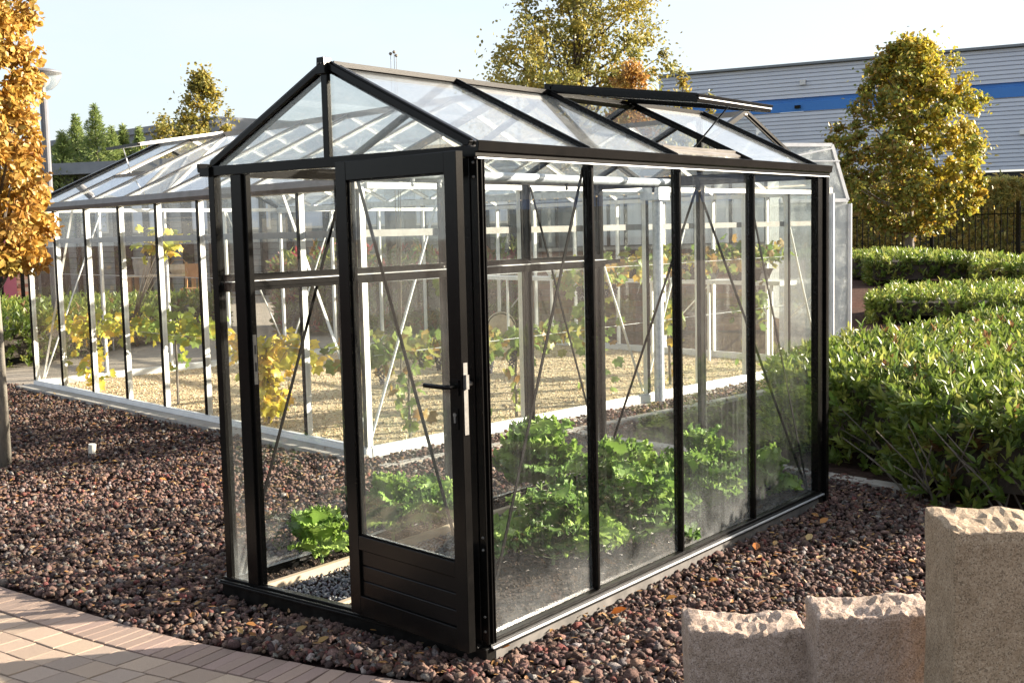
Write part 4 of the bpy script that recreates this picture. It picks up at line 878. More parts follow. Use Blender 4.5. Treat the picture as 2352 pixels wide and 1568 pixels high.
# ------------------------------------------------------------------ hedges
LCOL = [(.15, .20, .032), (.11, .165, .030), (.20, .245, .045), (.28, .30, .07), (.08, .12, .028), (.18, .10, .04)]; LWT = [.28, .25, .2, .12, .11, .04]
def hedge(name, poly, h, shoots, ll, label, mat='leaf_gloss', singles=0, group=None, cols=LCOL, wts=LWT, vis=520, core=True, sidefrac=.5, cat='hedge', jag=.05):
    P = np.array(poly); c = P.mean(0); t = thing(name, label, cat, (c[0], c[1], 0), group)
    if core:      # twiggy inside
        ins = [tuple(p + unit((c - p)[None])[0] * .16) for p in P]; k = len(ins); m = MB()
        m.add([(x_, y_, .12) for x_, y_ in ins] + [(x_, y_, h - .13) for x_, y_ in ins], [tuple(range(k))[::-1], tuple(range(k, 2 * k))] + [(i, (i + 1) % k, (i + 1) % k + k, i + k) for i in range(k)])
        m.build('twig_mass', 'bark_dark', t)
    lo, hi = P.min(0), P.max(0); area = 0.5 * abs(sum(P[i][0] * P[(i + 1) % len(P)][1] - P[(i + 1) % len(P)][0] * P[i][1] for i in range(len(P))))
    pts = []; dirs = []
    nt = int(shoots * area); q = RNG.uniform(lo, hi, (int(nt * np.prod(hi - lo) / area), 2)); q = q[in_poly(q, poly)]
    ed, nr = edge_dist(q, poly)
    z = h + .03 * np.sin(q[:, 0] * 2.3) * np.cos(q[:, 1] * 1.9) + RNG.normal(0, jag, len(q)) - .10 * np.exp(-ed / .12)
    pts.append(np.c_[q, z]); dd = np.c_[nr * np.exp(-ed / .15)[:, None], np.full(len(q), 1.0)]; dirs.append(dd)
    for i in range(len(P)):        # sides
        a, b = P[i], P[(i + 1) % len(P)]; L_ = np.linalg.norm(b - a); n = int(shoots * L_ * h * 1.2 * sidefrac * 2)
        s = RNG.random(n); zz = h * RNG.random(n) ** .8; nrm = np.array([b[1] - a[1], -(b[0] - a[0])]) / L_
        if ((c - a) @ nrm) > 0: nrm = -nrm
        qq = a + (b - a) * s[:, None] + nrm * RNG.normal(-.02, .045, n)[:, None]; pts.append(np.c_[qq, zz]); dirs.append(np.tile([nrm[0] * .8, nrm[1] * .8, .75], (n, 1)))
    pts = np.concatenate(pts); dirs = np.concatenate(dirs); k = seen(pts, vis); pts, dirs = pts[k], dirs[k]; n = len(pts)
    dirs = unit(unit(dirs) + RNG.normal(0, .32, (n, 3))); per = 6
    pos, ax, up, cc = [], [], [], []
    ref = unit(np.cross(dirs, RNG.normal(size=(n, 3)))); bi = np.cross(dirs, ref); sc = pick(cols, n, wts)
    for i in range(per):
        a_ = i * 2.4 + RNG.uniform(-.4, .4, n); rad = ref * np.cos(a_)[:, None] + bi * np.sin(a_)[:, None]; tilt = RNG.uniform(.45, 1.1, n)[:, None]
        ax.append(unit(dirs + rad * tilt)); pos.append(pts - dirs * (.004 + .012 * i) * ll / .08); up.append(unit(dirs * tilt - rad * .9)); cc.append(sc * (1 + RNG.uniform(-.12, .12, (n, 1))))
    pos, ax, up, cc = map(np.concatenate, (pos, ax, up, cc)); L_ = ll * RNG.uniform(.7, 1.15, len(pos)); W_ = L_ * RNG.uniform(.28, .38, len(pos))
    if singles:
        dist = np.linalg.norm(pos - CAM, axis=1) + np.where(seen(pos, -20), 0, 50); o_ = np.argsort(dist); s_, r_ = o_[:singles], o_[singles:]
        single_leaves(pos[s_], ax[s_], up[s_], L_[s_], W_[s_], cc[s_], mat + '_o', t); pos, ax, up, L_, W_, cc = pos[r_], ax[r_], up[r_], L_[r_], W_[r_], cc[r_]
    me = leaves_mesh('foliage', pos - np.array([c[0], c[1], 0]), ax, up, L_, W_, cc, mat); obj_np('foliage', me, t, 'stuff')
    return t
H1 = [(.40, 5.0), (1.15, 4.48), (1.62, 4.36), (2.0, 3.60), (2.6, 3.46), (2.95, 3.50), (3.05, 4.2), (2.9, 8.0), (2.3, 12.0), (.75, 11.6), (.22, 8.3), (.10, 6.4)]
def vp(px_, d_): q_ = CAM + np.array(rr) * ((px_ - 1176) / 2718 * d_) + np.array(ff) * d_; return (float(q_[0]), float(q_[1]))
hd = hedge('laurel_hedge', H1, .64, 270, .087, 'broad glossy laurel hedge filling the right side beside the black greenhouse', singles=300, group='clipped evergreen hedges', sidefrac=.42)
# bare twigs and red leaves low in the laurel
m = MB()
for i in range(46):
    px_ = random.uniform(1.3, 3.6); b = Vector((px_, np.interp(px_, [1.2, 1.62, 2.0, 2.7, 4.2], [4.48, 4.36, 3.6, 3.48, 3.9]) + random.uniform(.05, .3), .0)); d_ = Vector((random.uniform(-.35, .35), random.uniform(-.55, .0), random.uniform(.25, .55)))
    m.tube([b, b + d_ * .5 + Vector((0, 0, .03)), b + d_], [.007, .005, .003], 5)
m.build('twigs', 'bark', hd)
hedge('box_hedge', [vp(*e) for e in ((1999, 20.2), (2140, 20), (2262, 19.4), (2520, 19), (2520, 23.5), (2230, 23.2), (2059, 23.5), (2005, 21.5))], .47, 75, .115, 'low hedge block in the middle behind the laurel', group='clipped evergreen hedges', sidefrac=.8, cols=LCOL[:4], wts=None)
hedge('box_hedge', [vp(*e) for e in ((1945, 38), (1951, 37), (1990, 36.5), (1997, 33), (2240, 32.5), (2262, 26), (2520, 24), (2520, 28.5), (2350, 30), (2180, 36), (2088, 40), (2000, 42))], .75, 28, .175, 'farthest low hedge block in front of the maple', group='clipped evergreen hedges', sidefrac=1.0, cols=LCOL[:4], wts=None)
hedge('box_hedge', [(p_.x, p_.y) for p_ in (at(-70, 700, 17.6), at(80, 700, 18.0), at(300, 700, 20.2), at(520, 700, 21.8), at(520, 700, 24), at(-70, 700, 25))], .64, 62, .10, 'dark hedge at the far left running on behind the silver glasshouse', group='clipped evergreen hedges', sidefrac=.9)
DH = [(.40, .36, .11), (.50, .39, .11), (.56, .42, .13), (.30, .30, .10)]
a_, b_ = at(1700, 600, 62), at(2480, 600, 60); 
hedge('beech_hedge', [(a_.x, a_.y), (b_.x, b_.y), (b_.x + ff.x * 2, b_.y + ff.y * 2), (a_.x + ff.x * 2, a_.y + ff.y * 2)], 3.6, 18, .24, 'tall brownish hedge behind the black fence', 'leaf', cols=DH, wts=None, sidefrac=1.6, jag=.12, core=False)

# ------------------------------------------------------------------ black metal fence
a_, b_ = at(1930, 600, 53.5), at(2480, 600, 51.0); fa, fb = Vector((a_.x, a_.y, 0)), Vector((b_.x, b_.y, 0)); fd = fb - fa; fl = fd.length; fd.normalize()
FN = thing('metal_fence', 'black metal railing fence with vertical bars beyond the hedges', 'fence', tuple(fa))
for z in (.25, 1.95): bar('rail', fa + Vector((0, 0, z)), fb + Vector((0, 0, z)), .045, .05, 'black', FN)
pk_me = None; n = int(fl / .245)
for i in range(n):
    p = fa + fd * i * .245
    if pk_me is None:
        o = MB().box(-.018, .018, -.018, .018, .05, 2.22).build('picket', 'black', FN, local=True); pk_me = o.data
    else:
        o = bpy.data.objects.new('picket', pk_me); COL.objects.link(o); o.parent = FN
    o.location = p - fa
for px_ in (2135, 2345):
    s_ = (at(px_, 600, 52) - fa).dot(fd); p = fa + fd * s_; MB().box(p.x - .07, p.x + .07, p.y - .07, p.y + .07, 0, 2.45).build('fence_post', 'black', FN)

# ------------------------------------------------------------------ trees
def tree(name, label, base, height, crown, n, leaf, cols, wts=None, trunk_r=.12, z0=1.2, mat='leaf', singles=0, clumps=60, clump_r=.16, shell=.6, bark='bark_dark', group=None, loose=.0, limbs=14, shape=None, turn=None):
    """crown = (rx, ry) half widths; clumps of leaves inside an uneven envelope"""
    t = thing(name, label, 'tree', (base[0], base[1], 0), group); r = RNG; B = Vector((base[0], base[1], 0))
    hc = height - z0; shape = shape or (lambda f: math.sin(math.pi * min(1, max(0, f * .9 + .1)) ** .75) ** .7)
    cen = []
    while len(cen) < clumps:
        f = r.random(); w = shape(f); a = r.uniform(0, 6.28); k = (shell + (1 - shell) * r.random()) if r.random() < .75 else r.random() * .6
        k *= 1 + .12 * math.sin(3 * a + f * 9)
        cen.append((math.cos(a) * w * k * crown[0], math.sin(a) * w * k * crown[1], z0 + f * hc))
    cen = np.array(cen)
    m = MB(); m.tube([B, B + Vector((.01, .01, z0 * .6)), B + Vector((-.02, .02, z0 + hc * .45)), B + Vector((0, 0, z0 + hc * .92))], [trunk_r * 1.25, trunk_r, trunk_r * .55, trunk_r * .1], 9); m.build('trunk', bark, t, smooth=True)
    m = MB()
    for c_ in cen[r.permutation(len(cen))[:limbs]]:
        st = max(z0 * .8, c_[2] - .35 * hc * (.3 + .5 * r.random())); p0 = B + Vector((0, 0, st)); p1 = B + Vector(c_); md = p0.lerp(p1, .5) + Vector((0, 0, -.03 * hc)); m.tube([p0, md, p1], [trunk_r * .28, trunk_r * .18, trunk_r * .05], 5)
    m.build('limbs', bark, t)
    ci = r.integers(0, len(cen), n); sz = r.uniform(.6, 1.3, len(cen))[ci][:, None] * clump_r * max(crown)
    pos = cen[ci] + unit(r.normal(size=(n, 3))) * (r.random((n, 1)) ** .5) * sz * [1, 1, .85]
    if loose: k = r.random(n) < loose; pos[k] += r.normal(0, clump_r * max(crown) * .8, (k.sum(), 3))
    pos += np.array(B); k = seen(pos, 300); pos, ci = pos[k], ci[k]; n = len(pos)
    out = pos - np.array(B) - [0, 0, z0 + hc * .4]; ax = unit(unit(out) * .5 + r.normal(size=(n, 3)) + [0, 0, -.45]); up = unit(unit(out) * .7 + r.normal(size=(n, 3)) * .7 + [0, 0, .5])
    cl = pick(cols, len(cen), wts, .15)[ci] * .5 + pick(cols, n, wts, .2) * .5; L_ = leaf * r.uniform(.7, 1.2, n); W_ = L_ * r.uniform(.55, .8, n)
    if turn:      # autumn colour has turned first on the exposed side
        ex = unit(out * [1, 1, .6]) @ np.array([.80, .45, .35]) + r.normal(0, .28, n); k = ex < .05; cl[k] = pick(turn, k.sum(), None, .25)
    if singles:
        dist = np.linalg.norm(pos - CAM, axis=1) + np.where(seen(pos, -15), 0, 50); o_ = np.argsort(dist); s_, r_ = o_[:singles], o_[singles:]
        single_leaves(pos[s_], ax[s_], up[s_], L_[s_], W_[s_], cl[s_], mat + '_o', t); pos, ax, up, L_, W_, cl = pos[r_], ax[r_], up[r_], L_[r_], W_[r_], cl[r_]
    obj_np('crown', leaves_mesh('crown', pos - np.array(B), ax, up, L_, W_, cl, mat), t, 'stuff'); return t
OR = [(.46, .26, .05), (.54, .35, .08), (.37, .19, .045), (.34, .31, .08), (.60, .44, .13), (.24, .14, .045)]
tree('beech_tree', 'clipped columnar beech with orange autumn leaves at the left edge', (-4.17, 1.13), 5.2, (.47, .47), 42000, .056, OR, [.26, .2, .2, .12, .12, .10], .075, 1.55, singles=300, clumps=700, clump_r=.21, shell=.72, bark='bark', shape=lambda f: float(np.interp(f, (0, .05, .25, .42, 1), (.85, .97, .97, .80, .72))), limbs=60)
MP = [(.40, .34, .045), (.58, .44, .045), (.26, .27, .045), (.18, .21, .04), (.58, .35, .04), (.33, .22, .04)]
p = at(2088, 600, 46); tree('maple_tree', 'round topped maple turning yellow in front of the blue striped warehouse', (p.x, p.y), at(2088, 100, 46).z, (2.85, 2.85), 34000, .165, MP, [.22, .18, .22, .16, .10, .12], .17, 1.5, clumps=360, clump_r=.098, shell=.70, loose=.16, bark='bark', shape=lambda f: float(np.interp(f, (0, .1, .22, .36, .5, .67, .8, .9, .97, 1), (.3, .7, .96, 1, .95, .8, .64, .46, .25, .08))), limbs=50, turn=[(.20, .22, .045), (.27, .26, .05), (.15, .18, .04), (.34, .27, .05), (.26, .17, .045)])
OK_ = [(.27, .25, .06), (.20, .20, .05), (.35, .29, .06), (.44, .33, .06), (.15, .15, .045)]
p = at(1330, 600, 62); tree('oak_tree', 'tall loose olive green oak rising behind the roof ridge', (p.x, p.y), 15.4, (7.7, 7.7), 28000, .20, OK_, None, .3, 3.4, clumps=300, clump_r=.085, shell=.45, loose=.2, limbs=90, shape=lambda f: (1 - f) ** .5 if f > .3 else .8)
p = at(1455, 600, 37); tree('cherry_tree', 'small rusty orange tree in front of the oak', (p.x, p.y), at(1455, 148, 37).z, (1.55, 1.55), 8000, .10, [(.46, .24, .07), (.52, .31, .08), (.34, .17, .05), (.38, .28, .07)], None, .1, 2.0, clumps=130, clump_r=.15, loose=.1, shape=lambda f: (1 - f) ** .55)
p = at(1572, 600, 46); tree('slender_tree', 'thin upright yellowing tree tip left of the warehouse corner', (p.x, p.y), at(1572, 168, 46).z, (.55, .55), 2600, .14, OK_ + [(.40, .28, .05)], None, .07, 2.5, clumps=60, clump_r=.26, loose=.15, shape=lambda f: (1 - f) ** .7, group='slender saplings by the warehouse')
p = at(1632, 600, 46); tree('slender_tree', 'sparse sapling tip against the warehouse cladding', (p.x, p.y), at(1632, 208, 46).z, (.5, .5), 1000, .13, OK_, None, .06, 2.5, clumps=40, clump_r=.22, loose=.25, shape=lambda f: (1 - f) ** .8, group='slender saplings by the warehouse')
p = at(482, 600, 39); tree('hornbeam_tree', 'conical yellow green tree behind the silver glasshouse roof', (p.x, p.y), at(482, 172, 39).z, (1.75, 1.75), 9000, .12, OK_ + [(.36, .27, .05)], None, .12, 2.0, clumps=150, clump_r=.13, loose=.18, shape=lambda f: (1 - f) ** .62)
p = at(400, 600, 41); tree('hornbeam_tree', 'low yellow green bush left of the conical tree', (p.x, p.y), at(400, 268, 41).z, (1.2, 1.2), 3000, .12, OK_ + [(.36, .27, .05)], None, .1, 1.6, clumps=60, clump_r=.2, loose=.2)
# conifers
def conifer(px_, top, dist, w, label):
    p = at(px_, 600, dist); z1 = at(px_, top, dist).z; t = thing('conifer', label, 'conifer', (p.x, p.y, 0), 'conifers beyond the glasshouse'); B = Vector((p.x, p.y, 0)); r = RNG
    m = MB(); m.tube([B, B + Vector((0, 0, z1))], [.14, .012], 6); m.build('trunk', 'bark_dark', t)
    n = 7000; f = r.random(n) * .75 + .25 * r.random(n) ** .5; z = z1 * (.25 + .75 * f); a = np.floor(r.random(n) * 9) / 9 * 6.28 + f * 31 + r.normal(0, .12, n); ln = w * (2.7 * (1 - f) ** 1.35) * (.72 + .4 * np.sin(f * 47 + a * 3)) + .012
    k = r.random(n) ** .6; pos = np.c_[np.cos(a) * ln * k, np.sin(a) * ln * k, z + ln * k * .25]; pos += np.array(B); kk = seen(pos, 200); pos, a = pos[kk], a[kk]; n = len(pos)
    ax = np.c_[np.cos(a), np.sin(a), r.uniform(-.1, .8, n)] + r.normal(0, .4, (n, 3)); L_ = r.uniform(.08, .17, n)
    obj_np('crown', leaves_mesh('crown', pos - np.array(B), ax, r.normal(size=(n, 3)) + [0, 0, 1], L_, L_ * .22, pick([(.24, .31, .10), (.30, .36, .12), (.18, .24, .08)], n), 'leaf'), t, 'stuff')
conifer(158, 300, 40, 1.1, 'conifer half hidden behind the lamp post'); conifer(192, 262, 41, 1.0, 'second conifer right of the lamp post'); conifer(236, 238, 40, 1.0, 'tallest pointed conifer beyond the glasshouse roof'); conifer(272, 290, 40.5, .9, 'conifer right of the tallest one'); conifer(298, 285, 41, .8, 'slim conifer second from the right'); conifer(334, 290, 43, .7, 'rightmost small conifer near the grey roof')

# seed heads above the roof
p = at(903, 300, 14); t = thing('seed_heads', 'three thin dry flower stalks poking above the greenhouse roof', 'plant', (p.x, p.y, 0))
for px_, py in ((897, 124), (905, 120), (910, 128)):
    q_ = at(px_, py, 14); MB().tube([(p.x, p.y, 0), (q_.x, q_.y, q_.z * .6), tuple(q_)], [.008, .005, .003], 4).build('stem', 'bark', t); bv, bf = ICO0; MB().add([q_ + Vector(x_) * .022 for x_ in bv], [tuple(x_) for x_ in bf]).build('seed_head', 'bark', t)

# ------------------------------------------------------------------ warehouse
P0, P1 = at(1520, 600, 80), at(2420, 600, 75.2); P0.z = P1.z = 0
WH = thing('warehouse', 'long grey ribbed warehouse with a blue band along its wall', 'warehouse', tuple(P0)); wd = (P1 - P0); wl = wd.length; wd.normalize(); wn_ = Vector((wd.y, -wd.x, 0))
if wn_.dot(Vector(CAM) - P0) < 0: wn_ = -wn_
wd2 = P1 - P0
def ribbed(z0, z1, pitch, name, mat, proud=0.0):
    n = max(1, int((z1 - z0) / pitch)); m = MB(); pr_ = []
    for i in range(n):
        z = z0 + (z1 - z0) * i / n; s_ = (z1 - z0) / n; pr_ += [(0, z), (0, z + s_ * .72), (-.11, z + s_ * .76), (-.11, z + s_ * .97)]
    pr_.append((0, z1)); k = len(pr_)
    m.add([P0 + wn_ * (a + proud) + Vector((0, 0, z)) for a, z in pr_] + [P1 + wd * 150 + wn_ * (a + proud) + Vector((0, 0, z)) for a, z in pr_], [(i, i + k, i + 1 + k, i + 1) for i in range(k - 1)]); return m.build(name, mat, WH)  # unseen far run added to keep bright sky out of the pane reflections
zt0 = at(1530, 177, 80).z
zb1, zb0 = at(1700, 237, 79).z, at(1700, 268, 79).z
ribbed(zb1, zt0, .235, 'upper_cladding', 'clad'); ribbed(zb0, zb1 - .01, .5, 'blue_band', 'blue', .03); ribbed(4.6, zb0 - .01, .235, 'lower_cladding', 'clad')
m = MB(); m.beam(P0 + Vector((0, 0, zt0 + .06)) + wn_ * .1, P1 + wd * 150 + Vector((0, 0, zt0 + .06)) + wn_ * .1, .35, .14); m.build('roof_edge', 'farroof', WH)
# dock canopy in blue with vertical ribs
n = 60; m = MB()
for i in range(n):
    a = P0.lerp(P1 + wd * 150, .45 + .55 * i / n) + wn_ * 1.2; b = P0.lerp(P1 + wd * 150, .45 + .55 * (i + .8) / n) + wn_ * 1.2; m.beam(a + Vector((0, 0, 4.1)), b + Vector((0, 0, 4.1)), .1 if i % 2 else .16, .9)
m.build('dock_canopy', 'blue', WH)
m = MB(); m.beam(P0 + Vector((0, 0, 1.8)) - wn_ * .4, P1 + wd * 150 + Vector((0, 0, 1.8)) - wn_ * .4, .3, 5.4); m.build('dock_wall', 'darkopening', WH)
slab([P0 + Vector((0, 0, 0)), P0 - wn_ * 40, P0 - wn_ * 40 + Vector((0, 0, zt0)), P0 + Vector((0, 0, zt0))], .1, wd).build('end_wall', 'clad', WH)
slab([P0 + Vector((0, 0, zt0 + .02)), P1 + wd * 150 + Vector((0, 0, zt0 + .02)), P1 + wd * 150 - wn_ * 40 + Vector((0, 0, zt0 + .9)), P0 - wn_ * 40 + Vector((0, 0, zt0 + .9))], .1, (0, 0, 1)).build('roof', 'farroof', WH)
def on_wall(px_, py):
    v = Vector(CF + CR * (px_ - 1176) / 2718.44 + CU * (784 - py) / 2718.44); s_ = (P0 - Vector(CAM)).dot(wn_) / v.dot(wn_); return Vector(CAM) + v * s_
for px_, py, nm, mt_ in ((1845, 190, 'wall_vent', 'alu'), (2350, 303, 'wall_vent', 'white'), (1833, 246, 'flood_lamp', 'dark')):
    c_ = on_wall(px_, py) + wn_ * .1; m = MB(); m.beam(c_ - wd * .18, c_ + wd * .18, .2, .3 if nm == 'wall_vent' else .18); m.build(nm, mt_, WH)

# far grey building on the left
P0b, P1b = at(180, 600, 75), at(640, 600, 58); t = thing('factory_building', 'long low grey building behind the conifers', 'building', (P0b.x, P0b.y, 0)); d_ = (P1b - P0b); d_.z = 0
za, zb_ = at(330, 312, 68).z - .4, at(590, 284, 59).z
m = MB(); m.beam(Vector((P0b.x, P0b.y, za / 2)), Vector((P1b.x, P1b.y, za / 2)), 6, za); m.build('wall', 'farroof', t)
m = MB(); m.beam(Vector((P0b.x, P0b.y, za + .15)), Vector((P1b.x, P1b.y, za + .15)), 6.3, .3); m.build('roof', 'farroof', t)

# ------------------------------------------------------------------ street lamp
LP = at(122, 600, 20); LP.z = 0; t = thing('street_lamp', 'grey street lamp with glass bowl head behind the beech', 'street lamp', tuple(LP)); zl = at(122, 210, 20).z
MB().tube([LP, LP + Vector((0, 0, zl - .12))], .062, 12).build('pole', 'lamppole', t, smooth=False); MB().tube([LP + Vector((0, 0, zl - .12)), LP + Vector((0, 0, zl + .05))], .035, 10).build('neck', 'alu', t)
MB().lathe([(.05, .0), (.14, .03), (.22, .10), (.27, .20), (.285, .27)], (LP.x, LP.y, zl), 24).build('bowl', 'lampglass', t, smooth=True)
MB().lathe([(.03, .05), (.10, .12), (.12, .20), (.05, .24)], (LP.x, LP.y, zl), 16).build('reflector', 'offwhite', t, smooth=True)
MB().lathe([(.0, .345), (.15, .335), (.28, .30), (.292, .272), (.28, .268), (.0, .29)], (LP.x, LP.y, zl), 24).build('lid', 'lamppole', t, smooth=True)

# ------------------------------------------------------------------ background seen through the glass
# white panelled pavilion over a brick base
PA, PB = at(1205, 700, 19.9), at(1760, 700, 19.9); PA.z = PB.z = 0; pd = (PB - PA); pl = pd.length; pd.normalize(); pn = Vector((pd.y, -pd.x, 0))
t = thing('pavilion', 'low pavilion with white upright panels above a brown brick base', 'pavilion', tuple(PA))
m = MB(); m.beam(PA + Vector((0, 0, .66)) - pn * .12, PB + Vector((0, 0, .66)) - pn * .12, .16, 1.40); m.build('wall_core', 'mortar', t)
MB().beam(PA + Vector((0, 0, 1.40)), PB + Vector((0, 0, 1.40)), .22, .05).build('coping', 'concrete', t)
bme = None; BC = [(.16, .075, .05), (.21, .10, .065), (.12, .06, .045), (.19, .12, .09)]
def bricks(A, dirv, nrm, L_, z0, z1, bw, bh, par, limit=300):
    global bme; r_ = 0; z = z0; cnt = 0
    if bme is None: o0 = MB().box(-.5, .5, -.5, .5, -.5, .5).build('brick', 'brick'); bme = o0.data; bpy.data.objects.remove(o0)
    while z + bh <= z1:
        x_ = (bw / 2 if r_ % 2 else 0)
        while x_ + bw <= L_ and cnt < limit:
            o = bpy.data.objects.new('brick', bme); COL.objects.link(o); o.parent = par; c_ = A + dirv * (x_ + bw / 2) + Vector((0, 0, z + bh / 2)) - par.location
            o.location = c_; o.scale = (bw - .012, .05, bh - .012); o.rotation_euler = (0, 0, math.atan2(dirv.y, dirv.x)); k = random.choice(BC); s_ = random.uniform(.8, 1.2); o.color = (k[0] * s_, k[1] * s_, k[2] * s_, 1); x_ += bw; cnt += 1
        z += bh; r_ += 1
bricks(PA, pd, pn, pl, .0, 1.37, .30, .105, t, 230)
npn = 14
for i in range(npn):
    a = PA + pd * (pl * i / npn + .03); b = PA + pd * (pl * (i + 1) / npn - .03)
    if i in (2,): continue
    m = MB(); mid_ = a.lerp(b, .5); m.beam(a + Vector((0, 0, 2.0)), b + Vector((0, 0, 2.0)), .03, 1.10); m.build('panel', 'whitepanel' if i > 2 else 'greyboard', t)
    bar('panel_post', b + pd * .03 + Vector((0, 0, 1.43)), b + pd * .03 + Vector((0, 0, 2.58)), .05, .06, 'dark', t, up=tuple(pn))
MB().beam(PA + Vector((0, 0, 2.63)), PB + Vector((0, 0, 2.63)), .5, .09).build('roof_edge', 'gutter', t)
m = MB(); m.beam(PA + Vector((0, 0, 1.3)) - pn * 1.5, PB + Vector((0, 0, 1.3)) - pn * 1.5, 2.6, 2.5); m.build('back_volume', 'greyboard', t)
# grey showroom with dark posts
QA, QB = at(60, 700, 41), at(1215, 700, 33); QA.z = QB.z = 0; qd = QB - QA; ql = qd.length; qd.normalize(); qn = Vector((qd.y, -qd.x, 0))
t = thing('showroom', 'long grey boarded showroom with dark uprights behind the glasshouse', 'building', tuple(QA))
nb = 22
for i in range(nb):
    z = .02 + i * .17; MB().beam(QA + Vector((0, 0, z + .08)), QB + Vector((0, 0, z + .08)), .05, .158).build('board', 'greyboard', t)
for i in range(26):
    p_ = QA + qd * (ql * (i + random.uniform(.2, .8)) / 26) + qn * .12; bar('upright', p_, p_ + Vector((0, 0, 3.7)), random.choice((.12, .2, .34)), .1, 'dark', t, up=tuple(qn))
for i in range(9):
    p_ = QA + qd * (ql * (i + .5) / 9) + qn * .06; w_ = MB().beam(p_ - qd * .5 + Vector((0, 0, 2.5)), p_ + qd * .5 + Vector((0, 0, 2.5)), .05, 1.1).build('window', 'offwhite', t); MB().beam(p_ - qd * .44 + qn * .03 + Vector((0, 0, 2.5)), p_ + qd * .44 + qn * .03 + Vector((0, 0, 2.5)), .02, .98).build('pane', 'clad', w_)
MB().beam(QA + Vector((0, 0, 3.95)), QB + Vector((0, 0, 3.95)), 1.2, .35).build('fascia', 'farroof', t); MB().beam(QA + Vector((0, 0, 2)) - qn * 2, QB + Vector((0, 0, 2)) - qn * 2, 3.6, 3.9).build('back_volume', 'darkopening', t)
# shrubs between
hedge('shrub_border', [(p_.x, p_.y) for p_ in (at(640, 700, 21), at(1200, 700, 20.5), at(1200, 700, 23), at(640, 700, 24))], 1.25, 32, .15, 'loose mixed shrubs seen through the door glass', sidefrac=1, cols=LCOL + [(.28, .15, .04), (.35, .06, .06)], wts=None, jag=.18, cat='shrubs')
# brick house with maroon door at the far left
RA, RB = at(-60, 700, 27.5), at(74, 700, 27.5); RA.z = RB.z = 0; rd = RB - RA; rl = rd.length; rd.normalize(); rn = Vector((rd.y, -rd.x, 0))
t = thing('brick_building', 'red brick wall with a maroon door at the far left', 'building', tuple(RA))
MB().beam(RA + Vector((0, 0, 1.4)) - rn * .2, RB + Vector((0, 0, 1.4)) - rn * .2, .3, 2.8).build('wall', 'mortar', t)
bricks(RA, rd, rn, rl, .0, 2.4, .25, .085, t, 200)
p_ = at(26, 700, 27.4); p_.z = 0; MB().beam(p_ + Vector((0, 0, 1.0)) - rd * .13, p_ + Vector((0, 0, 1.0)) + rd * .13, .1, 2.0).build('door', 'purple', t)
for px_ in (6, 55): p_ = at(px_, 700, 26.5); p_.z = 0; bar('post', p_, p_ + Vector((0, 0, 3.0)), .08, .08, 'black', t, up=tuple(rn))

# table, chair, lantern and basket on the terrace
def local_thing(name, label, cat, px_, dist, group=None):
    p_ = at(px_, 700, dist); o = thing(name, label, cat, (p_.x, p_.y, 0), group); o.rotation_euler = (0, 0, math.atan2(rr.y, rr.x)); return o
t = local_thing('table', 'long wooden terrace table seen through the left glasshouse wall', 'table', 382, 33)
MB().box(-1.05, 1.05, -.4, .4, .74, .79).build('table_top', 'palewood', t, local=True)
for x_ in (-.85, .85):
    for y_ in (-.3, .3): MB().box(x_ - .05, x_ + .05, y_ - .05, y_ + .05, 0, .739).build('leg', 'wood', t, local=True)
t = local_thing('chair', 'orange wooden chair standing at the terrace table', 'chair', 446, 31.5)
MB().box(-.27, .27, -.25, .25, .43, .47).build('seat', 'wood', t, local=True)
for x_ in (-.24, .24):
    MB().box(x_ - .03, x_ + .03, -.24, -.18, 0, .429).build('leg', 'wood', t, local=True); MB().beam((x_, .20, 0), (x_, .32, 1.12), .05, .05).build('rear_leg', 'wood', t, local=True)
MB().box(-.27, .27, .26, .31, .72, 1.08).build('backrest', 'wood', t, local=True)
t = local_thing('lantern_pot', 'grey patterned pot standing on the terrace table', 'pot', 330, 33); t.location.z = .79
MB().lathe([(.0, 0), (.19, 0), (.23, .3), (.22, .46), (.19, .46), (.19, .05), (0, .05)], (0, 0, 0), 16).build('pot_body', 'concrete', t, local=True); MB().lathe([(.215, .44), (.245, .45), (.245, .48), (.215, .48)], (0, 0, 0), 16).build('rim', 'alu', t, local=True)
t = local_thing('basket', 'round wicker basket on the terrace table beside the chair', 'basket', 415, 33); t.location.z = .79
MB().lathe([(0, 0), (.18, 0), (.25, .12), (.22, .26), (.19, .26), (.2, .1), (0, .03)], (0, 0, 0), 14).build('basket_body', 'palewood', t, local=True); MB().tube([(-.22, 0, .25), (-.12, 0, .38), (.12, 0, .38), (.22, 0, .25)], .012, 5).build('handle', 'wood', t, local=True)
def lounger(px_, dist, label, L_=1.3):
    t = local_thing('sun_lounger', label, 'lounger', px_, dist, 'slatted metal loungers on the courtyard'); n = 14
    crv = lambda f: (-.0 + f * L_, .30 + .10 * math.cos(f * 2.2) - (.18 * (1 - f / .1) if f < .1 else 0))
    for s_ in (-.22, .22): MB().tube([(crv(i / n)[0] - L_ / 2, s_, crv(i / n)[1]) for i in range(n + 1)], .018, 6).build('side_rail', 'alu', t, local=True)
    for i in range(n): x_, z_ = crv((i + .5) / n); MB().box(x_ - L_ / 2 - .025, x_ - L_ / 2 + .025, -.2, .2, z_ + .012, z_ + .026).build('slat', 'alu', t, local=True)
    for x_ in (-L_ * .35, L_ * .35):
        for s_ in (-.22, .22): MB().tube([(x_, s_, 0), (x_, s_, .36)], .016, 6).build('leg', 'alu', t, local=True)
lounger(205, 19.5, 'short slatted metal lounger behind the leftmost glass panes', .75); lounger(318, 23, 'long slatted metal lounger in front of the terrace table', 1.7)
t = local_thing('barrel', 'pale wooden barrel lying by the brick pavilion base', 'barrel', 1150, 18.6); 
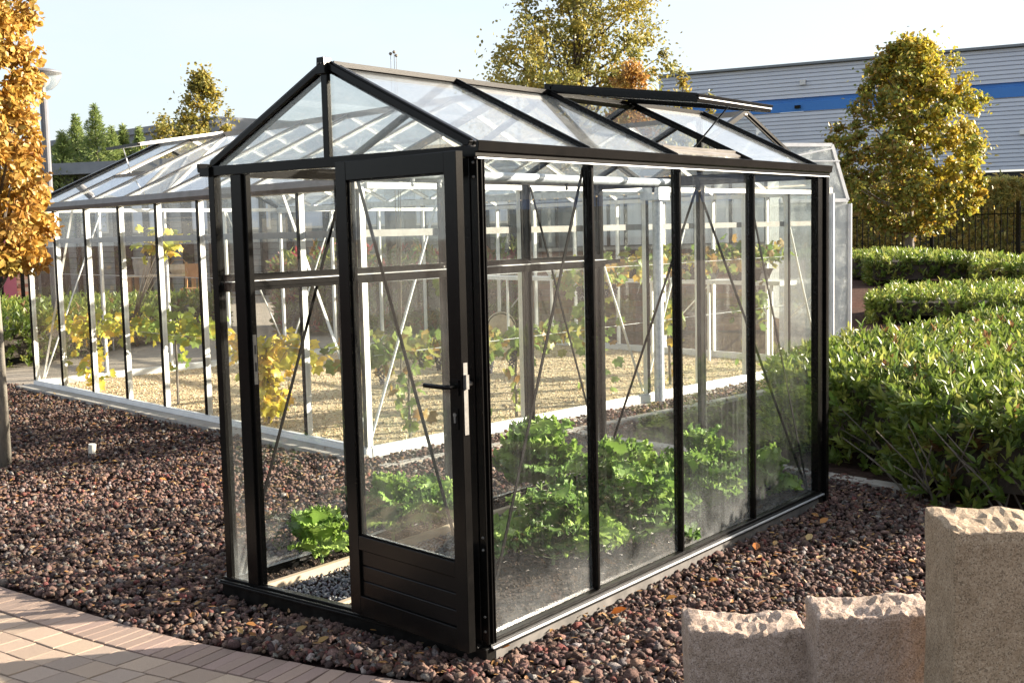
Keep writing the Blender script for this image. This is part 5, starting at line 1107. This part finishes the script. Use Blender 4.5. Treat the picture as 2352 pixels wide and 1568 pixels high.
MB().lathe([(0, -.24), (.19, -.24), (.235, 0), (.19, .24), (0, .24)], (0, 0, .235), 18, 1).build('cask', 'palewood', t, smooth=True, local=True)
for y_ in (-.17, .17): MB().lathe([(.205, y_ - .02), (.222, y_ - .02), (.222, y_ + .02), (.205, y_ + .02)], (0, 0, .235), 18, 1).build('hoop', 'dark', t, local=True)
# parked red car
t = local_thing('parked_car', 'small red and white car parked beyond the far glasshouse wall', 'car', 1800, 27)
m = MB(); pr_ = [(-.62, .22), (.62, .22), (.66, .55), (.60, .72), (.48, 1.12), (-.48, 1.12), (-.60, .72), (-.66, .55)]; k = len(pr_)
m.add([(a, -1.5 if b < .8 else -.9, b) for a, b in pr_] + [(a, 1.5 if b < .8 else .6, b) for a, b in pr_], [tuple(range(k)), tuple(range(k, 2 * k))[::-1]] + [(i, i + k, (i + 1) % k + k, (i + 1) % k) for i in range(k)]); m.build('body', 'redpaint', t, local=True, bevel=.03)
MB().box(-.46, .46, -1.22, -.95, .78, 1.05).build('windscreen', 'darkopening', t, local=True); MB().box(-.6, .6, -1.56, -1.5, .25, .45).build('bumper', 'offwhite', t, local=True)
for s_ in (-1, 1):
    MB().box(s_ * .5 - .09, s_ * .5 + .09, -1.53, -1.49, .52, .66).build('headlight', 'white', t, local=True)
    for y_ in (-1.0, 1.0): MB().lathe([(0, -.08), (.2, -.08), (.22, 0), (.2, .08), (0, .08)], (s_ * .58, y_, .22), 16, 0).build('wheel', 'dark', t, local=True)

# ------------------------------------------------------------------ small things on the gravel
t = thing('white_cap', 'small off white plastic pipe stub sticking out of the lava gravel', 'pipe stub', (-4.03, 1.84, 0))
MB().tube([(-4.03, 1.84, -.02), (-4.02, 1.84, .085)], .030, 12).build('stub', 'offwhite', t)
def fallen(x_, y_, z_, L_, c_, label, tilt):
    me = leaves_mesh('fallen_leaf', np.array([[0., 0, 0]]), np.array([[math.cos(tilt), math.sin(tilt), .35]]), np.array([[.25, -.3, .8]]), np.array([L_]), np.array([L_ * .55]), np.array([c_]), 'leaf')
    o = obj_np('fallen_leaf', me); o.location = (x_, y_, z_); tag(o, label, 'leaf', 'fallen leaves on the lava gravel')
fallen(1.70, .72, .035, .075, (.5, .14, .02), 'bright orange leaf on the gravel beside the second side pane', .6); fallen(1.77, 2.0, .035, .075, (.5, .16, .03), 'bright orange leaf in the sun near the third pane', 2.0)
fallen(1.82, 2.70, .035, .07, (.45, .2, .05), 'pale orange leaf in the hedge shade', 1.2); fallen(1.91, 2.32, .035, .07, (.5, .36, .15), 'pale upright leaf in the middle of the gravel', 1.6); fallen(1.56, .08, .04, .07, (.42, .15, .03), 'brown orange leaf at the foot of the door corner', .2)
for i in range(34):
    x_ = random.uniform(-4.5, 1.2) if i < 20 else random.uniform(1.75, 3.0); y_ = random.uniform(-.4, 2.4) if i < 20 else random.uniform(.8, 3.2)
    if -.1 < x_ < 1.65 and y_ > -.08: y_ = random.uniform(-.4, -.1)
    fallen(x_, y_, .035, random.uniform(.035, .06), random.choice([(.34, .16, .04), (.40, .25, .09), (.25, .11, .03)]), 'small dry brown leaf scattered on the lava gravel', random.uniform(0, 6.28))
